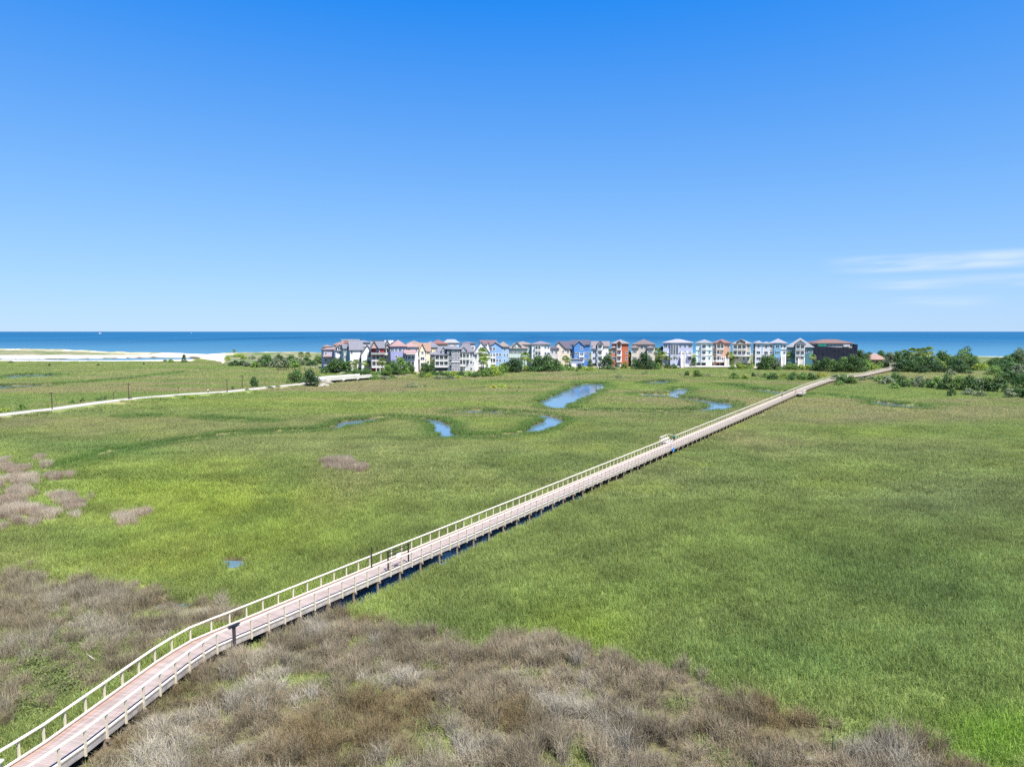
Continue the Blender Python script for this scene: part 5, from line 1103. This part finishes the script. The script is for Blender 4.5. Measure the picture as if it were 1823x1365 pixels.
def where(px_, yb, yy):
    if px_ < 400 and yb > 700: return 'along the causeway road'
    if px_ < 500 and yb > 683: return 'along the causeway road'
    if px_ < 400: return 'by the left beach'
    if px_ < 575 and yb < 660: return 'in the scrub left of the houses'
    if px_ < 575: return 'near the road bridge'
    if px_ > 1582: return 'in the right hand wood' if yb < 664 else 'before the right hand wood'
    if px_ > 1470 and yb > 665: return 'by the far boardwalk bend'
    h = min(FR_H, key=lambda h: 0 if h[1] <= px_ <= h[2] else min(abs(px_ - h[1]), abs(px_ - h[2])))
    if yb > 664 and px_ > 690: return 'on marsh below ' + h[4]
    return ('before ' if yy < h[3] else 'beside ') + h[4]
TREES = []
def tr(kind, px_, yb, yt, tone, w=None): TREES.append((kind, px_, yb, yt, tone, w))
S_, B_, Q_, PN, SP_ = 'shrub', 'broad', 'palm', 'pine', 'sparse'
# dune scrub on the left
for a in [(405, 643, 634, 'yel', 12), (418, 650, 640, 'dark', 26), (432, 650, 641, 'deep', 22), (441, 651, 643, 'grey', 18), (456, 653, 642, 'mid', 20), (466, 651, 633, 'grey', 24), (478, 652, 630, 'dark', 24), (474, 640, 628, 'mid', 16), (491, 653, 636, 'grey', 26), (497, 643, 629, 'dark', 18), (507, 653, 636, 'grey', 26),
          (519, 643, 631, 'dark', 22), (522, 653, 638, 'mid', 24), (535, 652, 636, 'grey', 22), (546, 651, 634, 'dark', 22), (556, 652, 640, 'deep', 20), (566, 648, 632, 'mid', 20), (577, 648, 629, 'dark', 20), (588, 650, 630, 'dark', 18), (424, 636, 629, 'yel', 22), (432, 640, 631, 'yel', 16), (449, 640, 632, 'grey', 14)]: tr(S_, *a)
for a in [(417, 634, 624), (537, 648, 630), (549, 648, 630), (582, 652, 633)]: tr(Q_, a[0], a[1], a[2], 'palm')
for a in [(304, 644, 638, 'mid', 12), (294, 643, 639, 'grey', 8), (329, 644, 640.5, 'mid', 14), (88, 650, 646, 'dark', 5), (175, 650, 646, 'dark', 5), (256, 648, 644, 'dark', 4), (20, 645, 642, 'grey', 10)]: tr(S_, *a)
tr(B_, 328, 644, 631.5, 'deep', 9)
# along the causeway
for a in [(39, 731, 717, 'mid', 16), (8, 733, 724, 'yel', 16), (86, 728, 718, 'yel', 11), (128, 719, 709, 'mid', 11), (147, 716, 707, 'mid', 11), (178, 715, 704, 'mid', 14), (187, 713, 704, 'grey', 9), (232, 713.5, 706, 'mid', 8), (328, 711, 703, 'mid', 14), (341, 711, 703, 'yel', 14), (414, 694, 687, 'dark', 5), (139, 722, 718, 'dark', 6), (180, 718, 715, 'grey', 6), (440, 698, 692, 'mid', 8), (480, 694, 688, 'grey', 14), (494, 692, 686, 'mid', 10)]: tr(S_, *a)
tr(B_, 452.5, 689.5, 671, 'deep', 16); tr(B_, 528, 684, 658, 'dark', 24); tr(B_, 553, 688, 658.5, 'deep', 30); tr(B_, 518, 684, 664, 'mid', 15)
# around the left houses
tr(B_, 602, 664, 638, 'dark', 40); tr(B_, 588, 664, 646, 'dark', 22); tr(B_, 616, 664, 644, 'dark', 22)
for a in [(578, 665, 650, 'dark', 18), (622, 668, 660, 'dark', 26), (640, 668, 661, 'dark', 24), (625, 671, 663, 'yel', 22), (612, 672, 664, 'mid', 24), (660, 669, 658, 'mid', 16), (671, 670, 660, 'mid', 18), (690, 670, 656, 'dark', 22), (703, 668, 650, 'dark', 24), (720, 667, 654, 'dark', 22), (746, 663, 650, 'flow', 16), (758, 664, 654, 'red', 20), (735, 668, 660, 'yel', 14), (752, 672, 660, 'mid', 18), (764, 672, 663, 'yel', 18), (684, 676, 668, 'grey', 22), (668, 676, 667, 'mid', 22), (700, 674, 667, 'mid', 16), (712, 662, 650, 'yel', 14), (730, 658, 650, 'yel', 12),
          (772, 668, 658, 'dark', 20), (784, 669, 659, 'dark', 22), (797, 669, 659, 'mid', 20), (808, 669, 660, 'yel', 20), (820, 669, 659, 'dark', 20), (836, 671, 660, 'mid', 20), (781, 675, 667, 'grey', 24), (800, 675, 668, 'grey', 26), (815, 674, 667, 'yel', 16), (846, 672, 661, 'dark', 18)]: tr(S_, *a)
for a in [(625, 664, 645), (634, 664, 643), (642, 662, 648), (648, 665, 645), (655, 664, 646), (680.5, 669, 642), (687, 666, 650), (694, 662, 633), (700, 664, 642), (709, 662, 630), (713, 667, 640), (720, 664, 642), (727, 660, 648), (733, 657, 638), (752, 658, 632), (757, 660, 640), (766, 661, 640), (771, 663, 644), (706, 668, 650), (690, 668, 648), (631, 667, 650)]: tr(Q_, a[0], a[1], a[2], 'palm')
for a in [(700, 670, 642, 'dark', 24), (715, 669, 640, 'mid', 26), (728, 668, 645, 'dark', 20), (758, 668, 646, 'dark', 22), (690, 671, 650, 'mid', 20), (768, 668, 649, 'dark', 18), (650, 671, 655, 'dark', 22), (634, 671, 656, 'dark', 22)]: tr(B_, *a)
# middle
for a in [(858, 669, 652, 'mid', 22), (868, 671, 650, 'mid', 24), (878, 670, 648, 'yel', 26), (889, 668, 650, 'mid', 24), (898, 664, 645, 'mid', 22), (849, 670, 660, 'mid', 18), (893, 660, 646, 'yel', 22), (904, 661, 652, 'dark', 20), (937, 660, 649, 'yel', 14), (948, 660, 646, 'dark', 22), (985, 659, 645, 'dark', 24), (998, 657, 646, 'mid', 20), (1008, 655, 648, 'mid', 16), (1018, 658, 651, 'mid', 16), (1027, 660, 653, 'mid', 6), (1033, 656, 649, 'dark', 12), (1112, 655, 644, 'mid', 14), (1051, 658, 652, 'yel', 18), (1040, 657, 651, 'yel', 12), (1092, 657, 652, 'grey', 14), (1188, 654.5, 646, 'dark', 13), (1199, 655, 646, 'dark', 15), (1172, 656, 645, 'mid', 12), (1063, 652, 645, 'mid', 8)]: tr(S_, *a)
tr(B_, 914, 661, 638, 'deep', 34); tr(B_, 926, 660, 642, 'deep', 20); tr(B_, 903, 661, 645, 'dark', 20); tr(B_, 958, 660, 633, 'dark', 28); tr(B_, 975, 660, 631, 'dark', 24); tr(B_, 989, 659, 640, 'dark', 22); tr(B_, 968, 660, 642, 'deep', 24)
tr(B_, 1080.5, 656, 633, 'deep', 26); tr(B_, 1130, 655, 638, 'dark', 14); tr(B_, 1146, 656, 630, 'deep', 30); tr(B_, 1160, 656, 641, 'deep', 24); tr(B_, 1138, 656, 643, 'dark', 20)
for a in [(858, 660, 625), (866, 660, 634), (861, 669, 640), (870, 656, 640), (877, 654, 636), (893, 652, 627), (901, 654, 634), (934, 658, 632), (942, 656, 640), (1000, 652, 629), (1006, 654, 636), (1013, 652, 626), (1035, 652, 631), (1046, 652, 631), (1085, 646, 625), (1092, 648, 628), (1115, 652, 627), (1122, 652, 631), (1153, 648, 622), (1167, 651, 624), (1177, 650, 622), (1179, 653, 630), (1202, 652, 632), (1190, 652, 637), (1010, 655, 640), (1300, 652, 630), (1308, 652, 634), (1404, 652, 630), (1413, 652, 633), (1422, 652, 630), (1433, 652, 631), (1446, 654, 634), (1375, 652, 633)]: tr(Q_, a[0], a[1], a[2], 'palm')
for a in [(1235, 653, 637, 'dark', 14), (1171, 652, 634, 'dark', 20), (1302, 652, 637, 'mid', 12), (1120, 652, 636, 'dark', 12), (1051, 653, 640, 'dark', 10), (1336, 652, 641, 'mid', 10)]: tr(B_, *a)
# right half
for a in [(1304, 656, 648, 'mid', 16), (1315, 655, 643, 'yel', 16), (1322, 655, 646, 'yel', 14), (1331, 655, 648, 'mid', 14), (1340, 654, 648, 'yel', 12), (1355, 656, 647, 'grey', 20), (1384, 657, 648, 'mid', 16), (1405, 657, 643, 'mid', 18), (1415, 657, 646, 'mid', 18), (1426, 657, 648, 'yel', 18), (1438, 657, 647, 'yel', 18), (1449, 658, 646, 'mid', 18), (1397, 656, 649, 'dark', 12), (1552, 659, 644, 'yel', 18), (1560, 660, 648, 'yel', 16), (1566, 655, 643, 'mid', 14), (1578, 655, 645, 'mid', 12)]: tr(S_, *a)
tr(B_, 1362, 657, 632, 'dark', 24); tr(B_, 1372, 657, 637, 'dark', 26); tr(B_, 1381, 657, 641, 'grey', 18)
for a in [(1456, 659, 642, 'dark', 20), (1469, 660, 636, 'dark', 24), (1482, 660, 641, 'mid', 22), (1494, 661, 640, 'dark', 20), (1503, 660, 636, 'mid', 24), (1516, 661, 632, 'dark', 28), (1529, 661, 638, 'dark', 24), (1540, 659, 640, 'mid', 20), (1530, 652, 623.5, 'dark', 24), (1541, 652, 629, 'dark', 18), (1568, 642, 625, 'dark', 18), (1548, 642, 627, 'deep', 16), (1585, 652, 628, 'mid', 20)]: tr(B_, *a)
for a in [(1583, 655, 628, 'grey', 22), (1598, 655, 627, 'dark', 26), (1612, 656, 628, 'dark', 26), (1606, 660, 640, 'deep', 30), (1622, 661, 641, 'dark', 26), (1636, 660, 636, 'dark', 26), (1650, 660, 637, 'deep', 28), (1662, 658, 634, 'dark', 24), (1674, 655, 625, 'dark', 28), (1686, 655, 632, 'mid', 24), (1697, 660, 636, 'dark', 26), (1708, 661, 640, 'deep', 26), (1722, 655, 630, 'dark', 26), (1735, 650, 634, 'mid', 18), (1768, 655, 640, 'dark', 28), (1780, 652, 637, 'mid', 26), (1793, 655, 635, 'dark', 30), (1806, 655, 630, 'deep', 28), (1817, 652, 622, 'dark', 24), (1830, 655, 628, 'dark', 30), (1784, 664, 648, 'dark', 34), (1801, 672, 647, 'dark', 34), (1815, 680, 650, 'grey', 36), (1798, 682, 660, 'dark', 30), (1822, 692, 664, 'dark', 36), (1848, 684, 645, 'dark', 40), (1750, 662, 648, 'yel', 18), (1872, 690, 640, 'dark', 44)]: tr(B_, *a)
for a in [(1622, 652, 624), (1634, 652, 625), (1643, 652, 624.5), (1653, 654, 622.5), (1610, 650, 627), (1647, 655, 632), (1592, 654, 636)]: tr(Q_, a[0], a[1], a[2], 'palm')
for a in [(1590, 649, 634, 'dark', 24), (1628, 648, 632, 'dark', 26), (1644, 649, 633, 'mid', 26), (1658, 649, 634, 'dark', 26), (1690, 649, 635, 'dark', 26), (1704, 649, 633, 'dark', 26), (1728, 658, 638, 'dark', 24), (1696, 664, 648, 'deep', 26), (1670, 663, 648, 'deep', 24), (1640, 664, 650, 'deep', 24), (1716, 665, 650, 'dark', 24), (1776, 648, 636, 'dark', 26), (1798, 648, 632, 'mid', 26), (1790, 658, 642, 'deep', 34), (1770, 668, 652, 'mid', 26)]: tr(B_, *a)
tr(PN, 1718, 655, 618, 'dark', 22); tr(PN, 1712, 658, 625, 'mid', 20); tr(PN, 1812, 655, 619.5, 'grey', 14); tr('bare', 1661, 662, 638, 'dark', 12)
tr(S_, 1679, 662, 643, 'yel', 18); tr(S_, 1740, 660, 646, 'yel', 20); tr(S_, 1753, 655, 643, 'yel', 14); tr(S_, 1630, 662, 655, 'mid', 12); tr(S_, 1692, 668, 656, 'grey', 20)
# scrub on the marsh along the boardwalk bend and below the houses
for a in [(1223, 670, 659, 'dark', 10), (1241, 671, 657.5, 'mid', 22), (1259, 671, 663, 'grey', 14), (1211, 669, 663, 'grey', 8), (1148, 667, 658, 'grey', 12), (1102, 674, 665.5, 'grey', 24), (1030, 668, 663.5, 'mid', 10), (1307, 674, 662, 'mid', 22), (1326, 675, 665, 'yel', 14), (1341, 671, 662.5, 'dark', 10), (1352, 671, 661, 'grey', 16), (1362, 673, 663, 'mid', 14), (1376, 676, 661, 'dark', 22), (1396, 674, 664, 'yel', 18), (1413, 677, 661, 'dark', 24), (1430, 677, 661, 'mid', 20), (1444, 677, 662, 'dark', 20), (1457, 674, 663, 'gold', 12), (1467, 671, 662, 'gold', 12),
          (1488, 680, 666, 'dark', 22), (1501, 683, 664, 'dark', 26), (1516, 684, 668, 'mid', 22), (1494, 686, 676, 'mid', 18), (1578, 684, 668, 'grey', 26), (1594, 682, 661, 'dark', 28), (1608, 688, 668, 'mid', 26), (1622, 686, 670, 'mid', 22), (1592, 692, 680, 'mid', 20), (1608, 690, 676, 'dark', 22), (1636, 689, 668, 'grey', 28), (1651, 691, 672, 'dark', 24), (1668, 692, 668, 'mid', 26), (1686, 694, 664, 'dark', 30), (1706, 694, 668, 'mid', 28), (1724, 696, 664, 'dark', 30), (1742, 696, 670, 'grey', 28), (1758, 697, 668, 'dark', 32), (1776, 698, 668, 'dark', 32), (1694, 706, 690, 'dark', 16), (1725, 704, 690, 'grey', 24), (1745, 706, 694, 'grey', 20), (1796, 708, 690, 'grey', 26), (1812, 708, 686, 'dark', 30), (1836, 710, 684, 'dark', 36), (1552, 676, 668, 'grey', 16), (1566, 680, 668, 'mid', 20), (1535, 678, 670, 'grey', 14),
          (735, 690, 677, 'grey', 26), (725, 690, 683, 'grey', 12), (757, 689, 682, 'grey', 14), (861, 691, 686, 'grey', 8), (878, 691, 684, 'gold', 14), (893, 690, 682.5, 'yel', 16), (907, 692, 687, 'gold', 10), (912, 693, 688, 'grey', 5), (924, 692, 687, 'mid', 8), (845, 680, 675, 'grey', 10)]: tr(SP_ if a[3] == 'grey' and a[0] < 1500 else S_, *a)
recs = []
for n_, (kind, px_, yb, yt, tone, w_) in enumerate(TREES):
    x, y = gp(px_, yb, .9 if yb < 662 else .2); z = gz(x, y); h = (zpx(yt, y) - z) * 1.05
    nm, cat_n, desc = KIND[kind]; td = TONES[tone][0]; recs.append([where(px_, yb, y), px_, kind, tone, x, y, z, max(h, .8), w_, n_])
from collections import defaultdict
def phrase(r):
    desc = KIND[r[2]][2]; td = TONES[r[3]][0]
    if r[2] == 'bare': return 'bare pale dead tree'
    if r[2] == 'palm': return 'fan crowned cabbage palm'
    return td + ' ' + desc
grp = defaultdict(list)
for r in recs: grp[(phrase(r), r[0])].append(r)
for k, v in grp.items():
    v.sort(key=lambda r: r[1])
    for i_, r in enumerate(v):
        if len(v) == 1: r.append(k[0] + ' ' + k[1])
        elif len(v) == 2: r.append(('left' if i_ == 0 else 'right') + ' one of two: ' + k[0] + ' ' + k[1])
        else: r.append(k[0] + ' ' + k[1] + ', ' + ORD[i_] + ' from left')
GR = {'palm': 'palms among the houses and trees', 'broad': 'broadleaf trees behind the marsh', 'shrub': 'shrubs around the marsh edge', 'sparse': 'straggly bushes on the marsh', 'pine': 'pines in the right wood'}
for (wh, px_, kind, tone, x, y, z, h, w_, n_, lab) in recs:
    nm, cat_n, desc = KIND[kind]
    if '-' in lab and lab.split(', ')[-1].startswith('tw'): pass
    t = thing(nm, lab, cat_n, (x, y, z), random.random() * 6.28, GR.get(kind))
    ps = [v for k, v in PROT.items() if k[0] == kind]; p = ps[n_ % len(ps)]
    if kind == 'palm':
        h *= 1.08; t.scale = (min(h, 10) * 1.1,) * 2 + (h,)
        for me_, nm_, mm in ((p[0], 'crown', leaf_mat('palm', TONES['palm'][1])), (p[1], 'trunk', PALMB), (p[2], 'dead_fronds', DEADF)): link(nm_, me_, mm, t)
    elif kind == 'bare':
        t.scale = (h, h, h); link('trunk', p[0], BONE, t)
    else:
        wm = w_ * y / F; half = {'broad': .62, 'shrub': .78, 'pine': .42, 'sparse': .7}[kind]
        sx_ = 1.18 * wm / (2 * half); t.scale = (sx_, sx_, h)
        o = link('crown', p[0], None, t)
        if not p[0].materials: p[0].materials.append(leaf_mat(tone, TONES[tone][1]))
        o.material_slots[0].link = 'OBJECT'; o.material_slots[0].material = leaf_mat(tone, TONES[tone][1])
        link('trunk', p[1], BARK, t)
# ================================================================== WORLD, SUN, CAMERA
EXPO = 1.15
SKYG = [(.25, .43), (.336, .624), (.18, .98)]
SUN_EL = math.radians(62); SUN_AZ = math.atan2(.55, -.83)          # azimuth measured from +Y towards +X
w = bpy.data.worlds.new('World'); bpy.context.scene.world = w; w.use_nodes = True
N = w.node_tree.nodes; L = w.node_tree.links; bg = N['Background']
sky = N.new('ShaderNodeTexSky'); sky.sky_type = 'NISHITA'; sky.sun_disc = False; sky.sun_elevation = SUN_EL; sky.sun_rotation = SUN_AZ
sky.air_density = 1.0; sky.dust_density = .0; sky.ozone_density = 4.0; sky.altitude = 0
sp_ = N.new('ShaderNodeSeparateColor'); L.new(sky.outputs[0], sp_.inputs[0]); cc_ = N.new('ShaderNodeCombineColor')
for i_, (k_, p_) in enumerate(SKYG):                      # grade of the clear sky: deep blue overhead, pale at the horizon
    m1 = N.new('ShaderNodeMath'); m1.operation = 'MULTIPLY'; m1.inputs[1].default_value = .18; L.new(sp_.outputs[i_], m1.inputs[0])
    m2 = N.new('ShaderNodeMath'); m2.operation = 'LOGARITHM'; m2.inputs[1].default_value = math.e; L.new(m1.outputs[0], m2.inputs[0])
    m4 = N.new('ShaderNodeMath'); m4.operation = 'MULTIPLY_ADD'; m4.inputs[1].default_value = k_; m4.inputs[2].default_value = p_; L.new(m2.outputs[0], m4.inputs[0])
    m5 = N.new('ShaderNodeMath'); m5.operation = 'MAXIMUM'; m5.inputs[1].default_value = .02; L.new(m4.outputs[0], m5.inputs[0])
    m3 = N.new('ShaderNodeMath'); m3.operation = 'MULTIPLY'; m3.inputs[1].default_value = 1 / .1 / 2 ** EXPO; L.new(m5.outputs[0], m3.inputs[0])
    L.new(m3.outputs[0], cc_.inputs[i_])
# thin streaks of high cloud low on the right, mapped on the sky's own directions
tc = N.new('ShaderNodeTexCoord'); sx = N.new('ShaderNodeSeparateXYZ'); L.new(tc.outputs['Generated'], sx.inputs[0])
def mth(op, a, b=None, c=None):
    n = N.new('ShaderNodeMath'); n.operation = op
    for i, q in enumerate((a, b, c)):
        if q is None: continue
        if isinstance(q, (int, float)): n.inputs[i].default_value = q
        else: L.new(q, n.inputs[i])
    return n.outputs[0]
az = mth('ARCTAN2', sx.outputs['X'], sx.outputs['Y']); el = mth('ARCSINE', sx.outputs['Z'])
cb = N.new('ShaderNodeCombineXYZ'); L.new(mth('MULTIPLY', az, 9.), cb.inputs[0]); L.new(mth('ADD', mth('MULTIPLY', el, 95.), mth('MULTIPLY', az, -3.)), cb.inputs[1])
nz = N.new('ShaderNodeTexNoise'); nz.inputs['Scale'].default_value = 1.; nz.inputs['Detail'].default_value = 5; nz.inputs['Roughness'].default_value = .5; L.new(cb.outputs[0], nz.inputs['Vector'])
def win(v, a, b, c, d):
    def ramp(p, q):
        n = N.new('ShaderNodeMapRange'); n.interpolation_type = 'SMOOTHSTEP'; n.inputs['From Min'].default_value = p; n.inputs['From Max'].default_value = q; L.new(v, n.inputs['Value']); return n.outputs['Result']
    return mth('MULTIPLY', ramp(a, b), mth('SUBTRACT', 1., ramp(c, d)))
bands = mth('MAXIMUM', mth('MULTIPLY', win(el, .072, .081, .089, .100), win(az, .41, .50, .60, .74)), mth('MULTIPLY', win(el, .050, .056, .063, .071), mth('MULTIPLY', win(az, .43, .54, .9, 1.1), .75)))
bands = mth('MAXIMUM', bands, mth('MULTIPLY', win(el, .026, .034, .039, .046), mth('MULTIPLY', win(az, .48, .54, .57, .63), .5)))
nr = N.new('ShaderNodeMapRange'); nr.inputs['From Min'].default_value = .30; nr.inputs['From Max'].default_value = .62; L.new(nz.outputs['Fac'], nr.inputs['Value'])
cf = mth('MULTIPLY', mth('MULTIPLY', bands, nr.outputs['Result']), .75)
mx = N.new('ShaderNodeMix'); mx.data_type = 'RGBA'; L.new(cf, mx.inputs['Factor']); L.new(cc_.outputs[0], mx.inputs['A']); mx.inputs['B'].default_value = (*[q / .1 / 2 ** EXPO for q in (.72, .86, .98)], 1)
L.new(mx.outputs['Result'], bg.inputs['Color']); bg.inputs['Strength'].default_value = .10
sl = bpy.data.lights.new('sun', 'SUN'); sl.energy = 5.0; sl.angle = math.radians(.53); sl.color = (1, .96, .89)
so = bpy.data.objects.new('sun', sl); C.objects.link(so)
sd = Vector((math.sin(SUN_AZ) * math.cos(SUN_EL), math.cos(SUN_AZ) * math.cos(SUN_EL), math.sin(SUN_EL)))
so.rotation_euler = sd.to_track_quat('Z', 'Y').to_euler()
cam = bpy.data.cameras.new('camera'); co = bpy.data.objects.new('camera', cam); C.objects.link(co)
cam.sensor_width = 36; cam.sensor_fit = 'HORIZONTAL'; cam.lens = 36 * F / 1823; cam.clip_start = .5; cam.clip_end = 200000
co.location = (0, 0, H); co.rotation_euler = (PI / 2 - PITCH, 0, 0); bpy.context.scene.camera = co
sc = bpy.context.scene
sc.view_settings.view_transform = 'Standard'; sc.view_settings.look = 'None'; sc.view_settings.gamma = 1; sc.view_settings.exposure = EXPO
sc.cycles.max_bounces = 6; sc.cycles.diffuse_bounces = 3; sc.cycles.transmission_bounces = 3; sc.cycles.use_denoising = False; sc.cycles.sample_clamp_indirect = 6
